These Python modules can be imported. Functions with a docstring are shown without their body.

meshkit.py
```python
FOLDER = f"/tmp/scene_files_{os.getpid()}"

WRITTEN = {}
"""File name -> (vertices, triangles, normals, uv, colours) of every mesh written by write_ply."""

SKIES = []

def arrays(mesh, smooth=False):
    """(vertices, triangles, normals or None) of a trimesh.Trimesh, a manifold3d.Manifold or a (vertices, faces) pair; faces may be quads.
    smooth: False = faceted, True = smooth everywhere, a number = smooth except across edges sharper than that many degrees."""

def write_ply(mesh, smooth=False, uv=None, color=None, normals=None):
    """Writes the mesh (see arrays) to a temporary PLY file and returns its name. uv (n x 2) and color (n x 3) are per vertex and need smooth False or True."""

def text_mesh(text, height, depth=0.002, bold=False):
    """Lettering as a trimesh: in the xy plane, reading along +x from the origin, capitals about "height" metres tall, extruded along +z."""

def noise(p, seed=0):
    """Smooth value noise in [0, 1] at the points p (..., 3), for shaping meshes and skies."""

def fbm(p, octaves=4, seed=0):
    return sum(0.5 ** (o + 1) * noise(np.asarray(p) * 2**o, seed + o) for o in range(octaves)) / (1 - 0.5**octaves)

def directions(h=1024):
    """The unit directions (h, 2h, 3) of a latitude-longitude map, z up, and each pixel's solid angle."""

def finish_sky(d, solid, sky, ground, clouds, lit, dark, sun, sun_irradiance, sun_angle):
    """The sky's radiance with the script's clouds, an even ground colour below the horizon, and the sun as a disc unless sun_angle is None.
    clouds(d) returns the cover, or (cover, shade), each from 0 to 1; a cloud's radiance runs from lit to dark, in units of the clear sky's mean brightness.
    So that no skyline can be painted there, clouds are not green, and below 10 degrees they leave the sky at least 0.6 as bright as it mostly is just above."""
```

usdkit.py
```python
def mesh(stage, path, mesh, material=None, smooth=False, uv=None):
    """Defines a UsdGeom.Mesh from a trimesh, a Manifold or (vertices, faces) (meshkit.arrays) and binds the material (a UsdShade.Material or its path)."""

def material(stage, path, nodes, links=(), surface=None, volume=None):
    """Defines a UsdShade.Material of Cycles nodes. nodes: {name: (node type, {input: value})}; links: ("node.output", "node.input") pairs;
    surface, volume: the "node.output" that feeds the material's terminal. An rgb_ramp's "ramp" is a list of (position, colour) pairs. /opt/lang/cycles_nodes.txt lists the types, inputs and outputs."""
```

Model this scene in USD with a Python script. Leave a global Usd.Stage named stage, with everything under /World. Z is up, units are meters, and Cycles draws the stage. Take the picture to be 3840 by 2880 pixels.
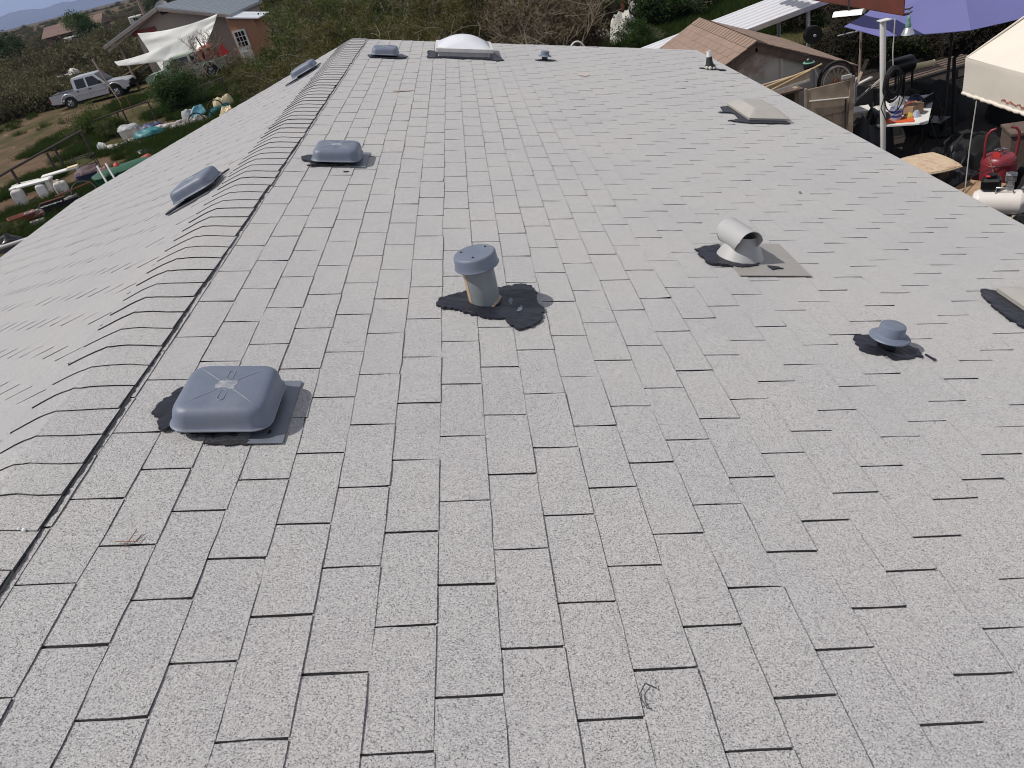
import math, random
import numpy as np, trimesh, usdkit, meshkit
import manifold3d as m3
from pxr import Usd, UsdGeom, UsdLux, UsdShade, Gf, Sdf, Vt
from shapely.geometry import Polygon, Point, box as sbox
from shapely import affinity

stage = Usd.Stage.CreateInMemory()
UsdGeom.SetStageUpAxis(stage, 'Z')
UsdGeom.Xform.Define(stage, '/World')
stage.SetDefaultPrim(stage.GetPrimAtPath('/World'))
UsdGeom.Scope.Define(stage, '/World/Looks')
PI = math.pi

# ------------------------------------------------------------------ camera, sky, sun, exposure
cam = UsdGeom.Camera.Define(stage, '/World/camera')
CAMR = np.array([[0.97483951, 0.21673901, 0.05207815], [-0.07264673, 0.52978756, -0.84501337], [-0.21073772, 0.81996911, 0.53220323]])
CAMP = np.array([1.5562, -0.9588, 5.1297])
_m = np.eye(4); _m[:3, :3] = CAMR.T; _m[3, :3] = CAMP
cam.AddTransformOp().Set(Gf.Matrix4d(*_m.ravel().tolist()))
cam.CreateHorizontalApertureAttr(36.0); cam.CreateVerticalApertureAttr(27.0)
cam.CreateFocalLengthAttr(36.0 * 2791.9 / 3840.0)
cam.CreateFStopAttr(0.0)
cam.CreateClippingRangeAttr(Gf.Vec2f(0.05, 60000.0))
cam.CreateExposureAttr(-0.06)
SUN = np.array([-0.545, -0.06, 0.838]); SUN /= np.linalg.norm(SUN)
usdkit.material(stage, '/World/Looks/sky_look', {
    'sky': ('sky_texture', {'sky_type': 'single_scattering', 'sun_disc': False, 'sun_elevation': math.asin(SUN[2]), 'sun_rotation': math.atan2(SUN[0], SUN[1]), 'altitude': 900.0, 'air_density': 1.0, 'aerosol_density': 1.6, 'ozone_density': 1.0}),
    'tc': ('texture_coordinate', {}),
    'map': ('mapping', {'scale': (1.0, 1.0, 3.2)}),
    'cl': ('noise_texture', {'scale': 1.7, 'detail': 5.0, 'roughness': 0.55}),
    'rp': ('rgb_ramp', {'ramp': [(0.0, (0.55, 0.55, 0.55)), (0.42, (0.66, 0.66, 0.66)), (0.62, (0.82, 0.82, 0.82)), (1.0, (0.92, 0.92, 0.92))]}),
    'mx': ('mix_color', {'b': (4.9, 4.9, 5.15)}),
    'bg': ('background_shader', {'strength': 0.1})},
    [('tc.generated', 'map.vector'), ('map.vector', 'cl.vector'), ('cl.fac', 'rp.fac'), ('rp.color', 'mx.fac'), ('sky.color', 'mx.a'), ('mx.result', 'bg.color')], surface='bg.background')
dome = UsdLux.DomeLight.Define(stage, '/World/sky')
UsdShade.MaterialBindingAPI.Apply(dome.GetPrim()).Bind(UsdShade.Material.Get(stage, '/World/Looks/sky_look'))
sun = UsdLux.DistantLight.Define(stage, '/World/sun')
sun.CreateIntensityAttr(1.0); sun.CreateAngleAttr(0.55); sun.CreateColorAttr(Gf.Vec3f(1.0, 0.965, 0.91)); sun.CreateNormalizeAttr(True)
_z = SUN; _x = np.cross([0, 1, 0], _z); _x /= np.linalg.norm(_x); _y = np.cross(_z, _x)
_m = np.eye(4); _m[0, :3] = _x; _m[1, :3] = _y; _m[2, :3] = _z
sun.AddTransformOp().Set(Gf.Matrix4d(*_m.ravel().tolist()))

# ------------------------------------------------------------------ helpers
used = {}
def numbered(parent, name):
    k = (parent, name); n = used.get(k, 0); used[k] = n + 1
    return name if n == 0 else '%s_%03d' % (name, n)
def tags(prim, label=None, cat=None, group=None, kind=None):
    for k, v in (('label', label), ('category', cat), ('group', group), ('kind', kind)):
        if v: prim.SetCustomDataByKey(k, v)
    return prim
def P(o): return str(o.GetPath())
def thing(name, label, cat, loc=(0, 0, 0), rz=0.0, group=None, ry=0.0, rx=0.0, scale=None):
    x = UsdGeom.Xform.Define(stage, '/World/' + numbered('/World', name))
    x.AddTranslateOp().Set(Gf.Vec3d(*map(float, loc)))
    if rz: x.AddRotateZOp().Set(math.degrees(rz))
    if ry: x.AddRotateYOp().Set(math.degrees(ry))
    if rx: x.AddRotateXOp().Set(math.degrees(rx))
    if scale: x.AddScaleOp().Set(Gf.Vec3f(*(scale if np.ndim(scale) else (scale,) * 3)))
    return tags(x.GetPrim(), label, cat, group)
def copy_of(root, label, loc, rz=0.0, scale=None, group=None, ry=0.0):
    was = root.GetCustomData()
    base = root.GetName()
    if base[-4:-3] == '_' and base[-3:].isdigit(): base = base[:-4]
    r = thing(base, label, was['category'], loc, rz, group or was.get('group'), ry=ry, scale=scale)
    r.GetReferences().AddInternalReference(root.GetPath()); r.SetInstanceable(True)
    return r
def part(name, mesh, mat, parent=None, smooth=False, label=None, kind=None, uv=None):
    pp = P(parent) if parent is not None else '/World'
    m = usdkit.mesh(stage, pp + '/' + numbered(pp, name), mesh, M[mat] if isinstance(mat, str) else mat, smooth=smooth, uv=uv)
    return tags(m.GetPrim(), label, kind=kind)
def solo(name, mesh, mat, label, cat, group=None, smooth=False):
    return tags(part(name, mesh, mat, None, smooth), label, cat, group)

class G:
    """collects shapes into one mesh"""
    def __init__(s): s.v = []; s.f = []; s.n = 0
    def add(s, v, f):
        v = np.asarray(v, float); f = np.asarray(f, int)
        if f.shape[1] == 4: f = np.vstack([f[:, [0, 1, 2]], f[:, [0, 2, 3]]])
        s.v.append(v); s.f.append(f + s.n); s.n += len(v); return s
    def tm(s, t, mat=None):
        v = np.array(t.vertices)
        if mat is not None: v = v @ np.asarray(mat)[:3, :3].T + np.asarray(mat)[:3, 3]
        return s.add(v, t.faces)
    def box(s, c, d, rz=0.0, bev=0.0):
        d = np.asarray(d, float) / 2
        if bev:
            pts = []
            for sx in (-1, 1):
                for sy in (-1, 1):
                    for sz in (-1, 1):
                        for k in range(3):
                            q = np.array([sx, sy, sz]) * d; q -= np.array([sx, sy, sz]) * bev; q[k] += (sx, sy, sz)[k] * bev; pts.append(q)
            h = m3.Manifold.hull_points(np.array(pts)).to_mesh(); v = h.vert_properties[:, :3].astype(float); f = h.tri_verts
        else:
            v = np.array([(x, y, z) for x in (-1, 1) for y in (-1, 1) for z in (-1, 1)]) * d
            f = np.array([(0, 1, 3), (0, 3, 2), (4, 6, 7), (4, 7, 5), (0, 4, 5), (0, 5, 1), (2, 3, 7), (2, 7, 6), (0, 2, 6), (0, 6, 4), (1, 5, 7), (1, 7, 3)])
        if rz:
            c_, s_ = math.cos(rz), math.sin(rz); v = v @ np.array([[c_, -s_, 0], [s_, c_, 0], [0, 0, 1]]).T
        return s.add(v + np.asarray(c, float), f)
    def bar(s, a, b, w, h=None, up=(0, 0, 1)):
        a = np.asarray(a, float); b = np.asarray(b, float); h = w if h is None else h
        d = b - a; L = np.linalg.norm(d); d /= L
        u = np.asarray(up, float)
        if abs(d @ u) > 0.98: u = np.array([1.0, 0, 0])
        x = np.cross(u, d); x /= np.linalg.norm(x); z = np.cross(d, x)
        v = [p + x * sx * w / 2 + z * sz * h / 2 for p in (a, b) for sx in (-1, 1) for sz in (-1, 1)]
        return s.add(v, [(0, 1, 3), (0, 3, 2), (4, 6, 7), (4, 7, 5), (0, 4, 5), (0, 5, 1), (2, 3, 7), (2, 7, 6), (0, 2, 6), (0, 6, 4), (1, 5, 7), (1, 7, 3)])
    def tube(s, pts, r, n=8, closed=False, caps=True):
        p = np.asarray(pts, float); k = len(p); r = np.broadcast_to(np.asarray(r, float), (k,))
        t = (np.roll(p, -1, 0) - np.roll(p, 1, 0)) if closed else np.gradient(p, axis=0)
        t /= np.linalg.norm(t, axis=1, keepdims=True) + 1e-12
        a = np.zeros_like(p); ref = np.array([0, 0, 1.0]) if abs(t[0, 2]) < 0.9 else np.array([1.0, 0, 0])
        for i in range(k):
            q = np.cross(t[i], ref)
            if np.linalg.norm(q) < 1e-3: q = np.cross(t[i], [0.3, 1, 0.1])
            q /= np.linalg.norm(q); a[i] = q; ref = np.cross(q, t[i])
        b = np.cross(t, a); ang = np.arange(n) * 2 * PI / n
        v = p[:, None] + r[:, None, None] * (np.cos(ang)[None, :, None] * a[:, None] + np.sin(ang)[None, :, None] * b[:, None])
        f = []
        for i in range(k if closed else k - 1):
            i2 = (i + 1) % k
            for j in range(n):
                j2 = (j + 1) % n; f.append((i * n + j, i * n + j2, i2 * n + j2)); f.append((i * n + j, i2 * n + j2, i2 * n + j))
        v = v.reshape(-1, 3)
        if not closed and caps:
            v = np.vstack([v, p[0], p[-1]]); c0, c1 = k * n, k * n + 1
            for j in range(n):
                f.append((c0, (j + 1) % n, j)); f.append((c1, (k - 1) * n + j, (k - 1) * n + (j + 1) % n))
        return s.add(v, f)
    def cyl(s, a, b, r0, r1=None, n=20):
        return s.tube([a, b], [r0, r0 if r1 is None else r1], n)
    def lathe(s, prof, n=32, c=(0, 0, 0), mat=None):
        prof = np.asarray(prof, float); ang = np.arange(n) * 2 * PI / n; k = len(prof)
        v = np.stack([prof[:, 0, None] * np.cos(ang), prof[:, 0, None] * np.sin(ang), np.broadcast_to(prof[:, 1, None], (k, n))], -1).reshape(-1, 3)
        f = [(i * n + j, i * n + (j + 1) % n, (i + 1) * n + (j + 1) % n, (i + 1) * n + j) for i in range(k - 1) for j in range(n)]
        if mat is not None: v = v @ np.asarray(mat)[:3, :3].T
        return s.add(v + np.asarray(c, float), f)
    def prism(s, poly, z0, z1, mat=None):
        t = trimesh.creation.extrude_polygon(poly, z1 - z0, engine='earcut'); t.apply_translation([0, 0, z0]); return s.tm(t, mat)
    def mesh(s): return (np.vstack(s.v), np.vstack(s.f))
def rotm(rz=0.0, ry=0.0, rx=0.0, loc=(0, 0, 0)):
    cz, sz = math.cos(rz), math.sin(rz); cy, sy = math.cos(ry), math.sin(ry); cx, sx = math.cos(rx), math.sin(rx)
    m = np.eye(4); m[:3, :3] = np.array([[cz, -sz, 0], [sz, cz, 0], [0, 0, 1]]) @ np.array([[cy, 0, sy], [0, 1, 0], [-sy, 0, cy]]) @ np.array([[1, 0, 0], [0, cx, -sx], [0, sx, cx]]); m[:3, 3] = loc; return m
XZ = np.array([[1, 0, 0, 0], [0, 0, -1, 0], [0, 1, 0, 0], [0, 0, 0, 1.0]])   # prism in xy -> standing in xz, extruded along -y
def vnoise(p, sc, seed=0, octv=3): return meshkit.fbm(np.asarray(p) * sc, octv, seed) - 0.5
def rrect(hx, hy, r, n=6):
    pts = []
    for cx, cy, a0 in ((hx - r, hy - r, 0), (-hx + r, hy - r, 90), (-hx + r, -hy + r, 180), (hx - r, -hy + r, 270)):
        for k in range(n + 1):
            a = math.radians(a0 + 90 * k / n); pts.append((cx + r * math.cos(a), cy + r * math.sin(a)))
    return np.array(pts)
def loft(rings, cap_top=True, cap_bot=False):
    k = len(rings[0][0]); v = np.vstack([np.c_[r, np.full(k, z)] for r, z in rings]); f = []
    for i in range(len(rings) - 1):
        for j in range(k):
            j2 = (j + 1) % k; f += [(i * k + j, i * k + j2, (i + 1) * k + j2), (i * k + j, (i + 1) * k + j2, (i + 1) * k + j)]
    if cap_top:
        v = np.vstack([v, np.r_[rings[-1][0].mean(0), rings[-1][1]]]); c = len(v) - 1; b = (len(rings) - 1) * k
        f += [(b + j, b + (j + 1) % k, c) for j in range(k)]
    if cap_bot:
        v = np.vstack([v, np.r_[rings[0][0].mean(0), rings[0][1]]]); c = len(v) - 1
        f += [((j + 1) % k, j, c) for j in range(k)]
    return v, np.array(f)
def ragged(pts, amp, step=0.008, seed=0):
    """a polygon outline with torn edges"""
    if hasattr(pts, 'exterior'): pts = np.array(pts.exterior.coords)[:-1]
    pts = np.asarray(pts, float); out = []
    for i in range(len(pts)):
        a, b = pts[i], pts[(i + 1) % len(pts)]; n = max(1, int(np.linalg.norm(b - a) / step))
        out += [a + (b - a) * k / n for k in range(n)]
    out = np.array(out); d = np.roll(out, -1, 0) - np.roll(out, 1, 0); nn = np.stack([d[:, 1], -d[:, 0]], 1); nn /= np.linalg.norm(nn, axis=1, keepdims=True) + 1e-9
    w = vnoise(np.c_[out, np.zeros(len(out))], 1 / (step * 5), seed, 3) * 2.4 + vnoise(np.c_[out, np.zeros(len(out))], 1 / (step * 1.3), seed + 7, 2) * 2.0
    g = Polygon(out + nn * (w * amp)[:, None]).buffer(0)
    return max(g.geoms, key=lambda x: x.area) if hasattr(g, 'geoms') else g
def sheet_of(poly, t, step=0.012, amp=0.0015, seed=0, z0=0.0):
    """thin smeared sheet: top surface with trowel relief, sides down"""
    pr = trimesh.creation.extrude_polygon(poly, t, engine='earcut'); v, f = trimesh.remesh.subdivide_to_size(pr.vertices, pr.faces, step * 2.5, max_iter=8)
    v = np.array(v); top = v[:, 2] > t * 0.5
    v[top, 2] += amp * 0.75 + vnoise(v[top] * [1, 1, 0], 28, seed) * amp * 2 + vnoise(v[top] * [22, 40, 0], 1, seed + 3) * amp * .7
    v[:, 2] += z0
    return v, f
def crumple(w, d, h, seed, n=18, sharp=1.0, amp=0.35, sc=2.2):
    """heap of loose fabric or plastic: a dome with folds, closed below"""
    g = np.linspace(-1, 1, n); X, Y = np.meshgrid(g, g, indexing='ij')
    r = np.maximum(np.abs(X) ** 2.6 + np.abs(Y) ** 2.6, 0)
    prof = np.clip(1 - r, 0, 1) ** 0.5
    p = np.stack([X, Y, np.zeros_like(X)], -1)
    f1 = np.abs(vnoise(p, sc, seed, 3)) * 2.2 * sharp; f2 = vnoise(p, sc * 0.6, seed + 5, 2)
    z = prof * (0.72 + amp * f2 * 2 + 0.5 * (0.35 - f1)); z = np.where(prof > 0, np.maximum(z, 0.02), 0)
    ox = vnoise(p, 1.7, seed + 9) * 0.28; oy = vnoise(p, 1.7, seed + 11) * 0.28
    v = np.stack([(X * np.sqrt(1 - Y ** 2 / 2.6) + ox) * w / 2, (Y * np.sqrt(1 - X ** 2 / 2.6) + oy) * d / 2, z * h], -1).reshape(-1, 3)
    i, j = np.meshgrid(np.arange(n - 1), np.arange(n - 1), indexing='ij'); a = (i * n + j).ravel(); f = np.stack([a, a + n, a + n + 1, a + 1], 1)
    f = np.vstack([f[:, [0, 1, 2]], f[:, [0, 2, 3]]])
    b = v.copy(); b[:, 2] = np.minimum(b[:, 2], 0) - 0.02
    edge = [k for k in range(n - 1)], 
    V = np.vstack([v, b]); F = np.vstack([f, f[:, ::-1] + n * n])
    rim = [k * n for k in range(n)] + [(n - 1) * n + k for k in range(1, n)] + [k * n + n - 1 for k in range(n - 2, -1, -1)] + [k for k in range(n - 2, 0, -1)]
    q = [(rim[k], rim[k] + n * n, rim[(k + 1) % len(rim)] + n * n, rim[(k + 1) % len(rim)]) for k in range(len(rim))]
    q = np.array(q); F = np.vstack([F, q[:, [0, 1, 2]], q[:, [0, 2, 3]]])
    return V, F
def cloth(c00, c10, c11, c01, nu=14, nv=14, amp=0.1, seed=0, sag=0.0, t=0.012, sc=3.0, fold=(6.0, 1.2)):
    """a hanging sheet between four corners with folds and real thickness"""
    c00, c10, c11, c01 = map(lambda c: np.asarray(c, float), (c00, c10, c11, c01))
    u = np.linspace(0, 1, nu)[:, None, None]; w = np.linspace(0, 1, nv)[None, :, None]
    p = (1 - u) * (1 - w) * c00 + u * (1 - w) * c10 + u * w * c11 + (1 - u) * w * c01
    n = np.cross(c10 - c00, c01 - c00); n /= np.linalg.norm(n)
    uu = np.broadcast_to(u, (nu, nv, 1)); ww = np.broadcast_to(w, (nu, nv, 1)); q = np.concatenate([uu * fold[0], ww * fold[1], uu * 0], -1)
    d = vnoise(q, 1.0, seed, 3)[..., None] * 2 + vnoise(np.concatenate([uu, ww, uu * 0], -1), sc, seed + 3)[..., None]
    p = p + n * d * amp; p[..., 2] -= (sag * 4 * uu * (1 - uu) * (0.35 + 0.65 * (1 - ww)))[..., 0]
    a = p.reshape(-1, 3); b = a - n * t; i, j = np.meshgrid(np.arange(nu - 1), np.arange(nv - 1), indexing='ij'); k = (i * nv + j).ravel()
    f = np.stack([k, k + nv, k + nv + 1, k + 1], 1); N = nu * nv
    rim = [r * nv for r in range(nu)] + [(nu - 1) * nv + r for r in range(1, nv)] + [r * nv + nv - 1 for r in range(nu - 2, -1, -1)] + [r for r in range(nv - 2, 0, -1)]
    q = np.array([(rim[r], rim[(r + 1) % len(rim)], rim[(r + 1) % len(rim)] + N, rim[r] + N) for r in range(len(rim))])
    F = np.vstack([f, f[:, ::-1] + N, q[:, ::-1]])
    return np.vstack([a, b]), np.vstack([F[:, [0, 1, 2]], F[:, [0, 2, 3]]])

# ------------------------------------------------------------------ materials
M = {}
def mat(name, col, rough=0.65, metal=0.0, var=0.18, scale=6.0, bump=0.0, bscale=60.0, spec=0.5, col2=None, mixpos=(0.45, 0.62), island=0.0, extra=None):
    """plain procedural surface: two noise octaves of tone, optional second colour in patches (rust, dirt), optional relief"""
    col = np.array(col, float); lo = col * (1 - var); hi = np.minimum(col * (1 + var), 0.95)
    n = {'g': ('geometry', {}), 'n1': ('noise_texture', {'scale': scale, 'detail': 5.0, 'roughness': 0.6}), 'r1': ('rgb_ramp', {'ramp': [(0.25, tuple(lo)), (0.75, tuple(hi))]}),
         'p': ('principled_bsdf', {'roughness': rough, 'metallic': metal, 'specular_ior_level': spec})}
    l = [('g.position', 'n1.vector'), ('n1.fac', 'r1.fac')]; out = 'r1.color'
    if col2 is not None:
        n['n2'] = ('noise_texture', {'scale': scale * 0.45, 'detail': 8.0, 'roughness': 0.72}); n['r2'] = ('rgb_ramp', {'ramp': [(mixpos[0], (0, 0, 0)), (mixpos[1], (1, 1, 1))]}); n['m2'] = ('mix_color', {'b': tuple(col2)})
        l += [('g.position', 'n2.vector'), ('n2.fac', 'r2.fac'), ('r2.color', 'm2.fac'), (out, 'm2.a')]; out = 'm2.result'
    if island:
        n['mr'] = ('map_range', {'from_min': 0.0, 'from_max': 1.0, 'to_min': 1 - island, 'to_max': 1 + island}); n['hs'] = ('hsv', {})
        l += [('g.random_per_island', 'mr.value'), ('mr.result', 'hs.value'), (out, 'hs.color')]; out = 'hs.color'
    l.append((out, 'p.base_color'))
    if bump:
        n['nb'] = ('noise_texture', {'scale': bscale, 'detail': 4.0}); n['b'] = ('bump', {'strength': 0.6, 'distance': bump})
        l += [('g.position', 'nb.vector'), ('nb.fac', 'b.height'), ('b.normal', 'p.normal')]
    M[name] = usdkit.material(stage, '/World/Looks/' + name, n, l, surface='p.BSDF')
def leafmat(name, cols, trans=0.48):
    M[name] = usdkit.material(stage, '/World/Looks/' + name, {
        'g': ('geometry', {}), 'oi': ('object_info', {}), 'r': ('rgb_ramp', {'ramp': cols}), 'hv': ('map_range', {'from_min': 0.0, 'from_max': 1.0, 'to_min': 0.75, 'to_max': 1.25}), 'h': ('hsv', {}),
        'd': ('principled_bsdf', {'roughness': 0.75, 'specular_ior_level': 0.12}), 't': ('translucent_bsdf', {}), 'm': ('mix_closure', {'fac': trans})},
        [('g.random_per_island', 'r.fac'), ('r.color', 'h.color'), ('oi.random', 'hv.value'), ('hv.result', 'h.value'), ('h.color', 'd.base_color'), ('h.color', 't.color'), ('d.BSDF', 'm.closure1'), ('t.BSDF', 'm.closure2')], surface='m.closure')

def shingle_mat(name, tint=(1, 1, 1)):
    t = np.array(tint)
    c = lambda v: tuple(np.array(v) * t)
    M[name] = usdkit.material(stage, '/World/Looks/' + name, {
        'g': ('geometry', {}), 'uv': ('uvmap', {'attribute': 'st'}), 'sx': ('separate_xyz', {}), 'sn': ('separate_xyz', {}),
        'vo': ('voronoi_texture', {'scale': 480.0, 'feature': 'f1'}), 'sc': ('separate_color', {'color_type': 'rgb'}),
        'gr': ('rgb_ramp', {'ramp': [(0.0, c((0.07, 0.07, 0.073))), (0.09, c((0.14, 0.14, 0.143))), (0.18, c((0.31, 0.31, 0.313))), (0.45, c((0.41, 0.41, 0.41))), (0.75, c((0.48, 0.48, 0.478))), (1.0, c((0.60, 0.60, 0.59)))]}),
        'n2': ('noise_texture', {'scale': 170.0, 'detail': 3.0, 'roughness': 0.7}), 'r2': ('rgb_ramp', {'ramp': [(0.3, (0.80, 0.80, 0.81)), (0.5, (1, 1, 1)), (0.75, (1.06, 1.06, 1.06))]}), 'm2': ('mix_color', {'blend_type': 'multiply', 'fac': 0.8, 'use_clamp': True, 'use_clamp_result': False}),
        'n3': ('noise_texture', {'scale': 1.4, 'detail': 4.0}), 'r3': ('rgb_ramp', {'ramp': [(0.3, (0.94, 0.945, 0.96)), (0.5, (1, 1, 1)), (0.72, (1.04, 1.02, 1.0))]}), 'm3': ('mix_color', {'blend_type': 'multiply', 'fac': 1.0, 'use_clamp_result': False}),
        'ri': ('map_range', {'from_min': 0.0, 'from_max': 1.0, 'to_min': 0.972, 'to_max': 1.025}), 'hs': ('hsv', {}),
        # asphalt shows where granules are gone: a torn line along butt and slot edges (st is in millimetres from them), and on the cut faces
        'ne': ('noise_texture', {'scale': 120.0, 'detail': 4.0, 'roughness': 0.75}), 'lim': ('map_range', {'from_min': 0.35, 'from_max': 0.72, 'to_min': 0.0, 'to_max': 2.1}),
        'mn': ('math', {'math_type': 'minimum'}), 'lt': ('math', {'math_type': 'less_than'}), 'side': ('math', {'math_type': 'less_than', 'value2': 0.72}), 'orr': ('math', {'math_type': 'maximum'}),
        'm4': ('mix_color', {'b': (0.022, 0.022, 0.026)}),
        'b': ('bump', {'strength': 0.45, 'distance': 0.0018}), 'p': ('principled_bsdf', {'roughness': 0.92, 'specular_ior_level': 0.15, 'sheen_weight': 0.5, 'sheen_roughness': 0.5, 'sheen_tint': (1.0, 0.95, 0.9)})},
        [('g.position', 'vo.vector'), ('vo.color', 'sc.color'), ('sc.r', 'gr.fac'), ('g.position', 'n2.vector'), ('n2.fac', 'r2.fac'), ('gr.color', 'm2.a'), ('r2.color', 'm2.b'), ('g.position', 'n3.vector'), ('n3.fac', 'r3.fac'), ('m2.result', 'm3.a'), ('r3.color', 'm3.b'),
         ('g.random_per_island', 'ri.value'), ('ri.result', 'hs.value'), ('m3.result', 'hs.color'), ('uv.UV', 'sx.vector'), ('sx.x', 'mn.value1'), ('sx.y', 'mn.value2'), ('g.position', 'ne.vector'), ('ne.fac', 'lim.value'), ('mn.value', 'lt.value1'), ('lim.result', 'lt.value2'),
         ('g.true_normal', 'sn.vector'), ('sn.z', 'side.value1'), ('lt.value', 'orr.value1'), ('side.value', 'orr.value2'), ('orr.value', 'm4.fac'), ('hs.color', 'm4.a'), ('m4.result', 'p.base_color'), ('vo.distance', 'b.height'), ('b.normal', 'p.normal')], surface='p.BSDF')
shingle_mat('shingle_grey', (0.975, 0.95, 0.945))
M['underlay'] = None
mat('underlay', (0.022, 0.022, 0.026), 0.9, var=0.3, scale=80)
mat('tar', (0.015, 0.016, 0.025), 0.42, var=0.35, scale=40, bump=0.003, bscale=45, spec=0.45)
mat('tar_dry', (0.018, 0.018, 0.021), 0.8, var=0.4, scale=60, bump=0.003, bscale=90)
mat('vent_plastic', (0.135, 0.158, 0.21), 0.5, var=0.10, scale=9, bump=0.0006, bscale=160, col2=(0.20, 0.215, 0.255), mixpos=(0.48, 0.78))
mat('vent_rim', (0.20, 0.22, 0.255), 0.45, var=0.08)
mat('vent_scuff', (0.36, 0.36, 0.37), 0.7, var=0.25, scale=60, col2=(0.2, 0.22, 0.26), mixpos=(0.4, 0.6))
mat('flange_metal', (0.165, 0.18, 0.215), 0.42, var=0.12, scale=14, metal=0.15)
mat('pipe_grey', (0.20, 0.22, 0.228), 0.5, var=0.1, scale=12)
mat('pipe_primer', (0.46, 0.33, 0.22), 0.6, var=0.2, scale=25)
mat('galv_white', (0.40, 0.395, 0.39), 0.55, metal=0.1, var=0.05, scale=8)
mat('tan_plate', (0.30, 0.28, 0.26), 0.55, var=0.07, scale=12)
mat('tan_metal', (0.40, 0.375, 0.34), 0.5, var=0.06, scale=10, metal=0.1)
mat('white_acrylic', (0.70, 0.71, 0.74), 0.2, var=0.015, scale=3)
mat('skylight_frame', (0.62, 0.61, 0.58), 0.5, var=0.08, scale=12, col2=(0.45, 0.43, 0.4), mixpos=(0.5, 0.75))
mat('black_rubber', (0.018, 0.018, 0.02), 0.6, var=0.3)
mat('white_cap', (0.75, 0.75, 0.74), 0.5, var=0.06)
mat('rust_mark', (0.30, 0.17, 0.11), 0.9, var=0.35, scale=30, col2=(0.42, 0.37, 0.33), mixpos=(0.35, 0.6))
mat('pink_mark', (0.50, 0.42, 0.385), 0.9, var=0.1, scale=40)
mat('wire_dark', (0.04, 0.04, 0.045), 0.5)
mat('dead_leaf', (0.22, 0.12, 0.08), 0.8, var=0.3, scale=30)
mat('stucco_tan', (0.47, 0.39, 0.335), 0.9, var=0.08, scale=0.8, bump=0.01, bscale=18)
mat('stucco_orange', (0.44, 0.225, 0.125), 0.9, var=0.15, scale=1.2, bump=0.01, bscale=14, col2=(0.34, 0.19, 0.12), mixpos=(0.4, 0.7))
mat('metal_roof', (0.36, 0.39, 0.425), 0.4, var=0.07, scale=1.5, metal=0.25)
mat('white_roof', (0.66, 0.68, 0.72), 0.42, var=0.05, scale=2)
mat('fascia_wood', (0.33, 0.27, 0.235), 0.8, var=0.25, scale=5)
mat('white_paint', (0.70, 0.69, 0.66), 0.5, var=0.07, scale=5)
mat('dirty_white', (0.55, 0.53, 0.49), 0.7, var=0.2, scale=7, col2=(0.3, 0.26, 0.21), mixpos=(0.5, 0.75))
mat('dark_glass', (0.012, 0.014, 0.018), 0.08, var=0.1)
mat('old_wood', (0.235, 0.18, 0.13), 0.85, var=0.3, scale=9)
mat('pale_wood', (0.5, 0.36, 0.20), 0.8, var=0.2, scale=9)
mat('post_wood', (0.27, 0.2, 0.155), 0.85, var=0.25, scale=8)
mat('tarp_white', (0.76, 0.75, 0.71), 0.55, var=0.04, scale=3)
mat('tarp_teal', (0.016, 0.15, 0.165), 0.5, var=0.12, scale=5)
mat('tarp_turquoise', (0.10, 0.28, 0.36), 0.5, var=0.12, scale=5)
mat('tarp_navy', (0.025, 0.03, 0.10), 0.5, var=0.3, scale=6)
mat('tarp_cream', (0.66, 0.55, 0.34), 0.65, var=0.1, scale=6)
mat('tarp_green', (0.010, 0.075, 0.036), 0.5, var=0.2, scale=4)
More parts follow.
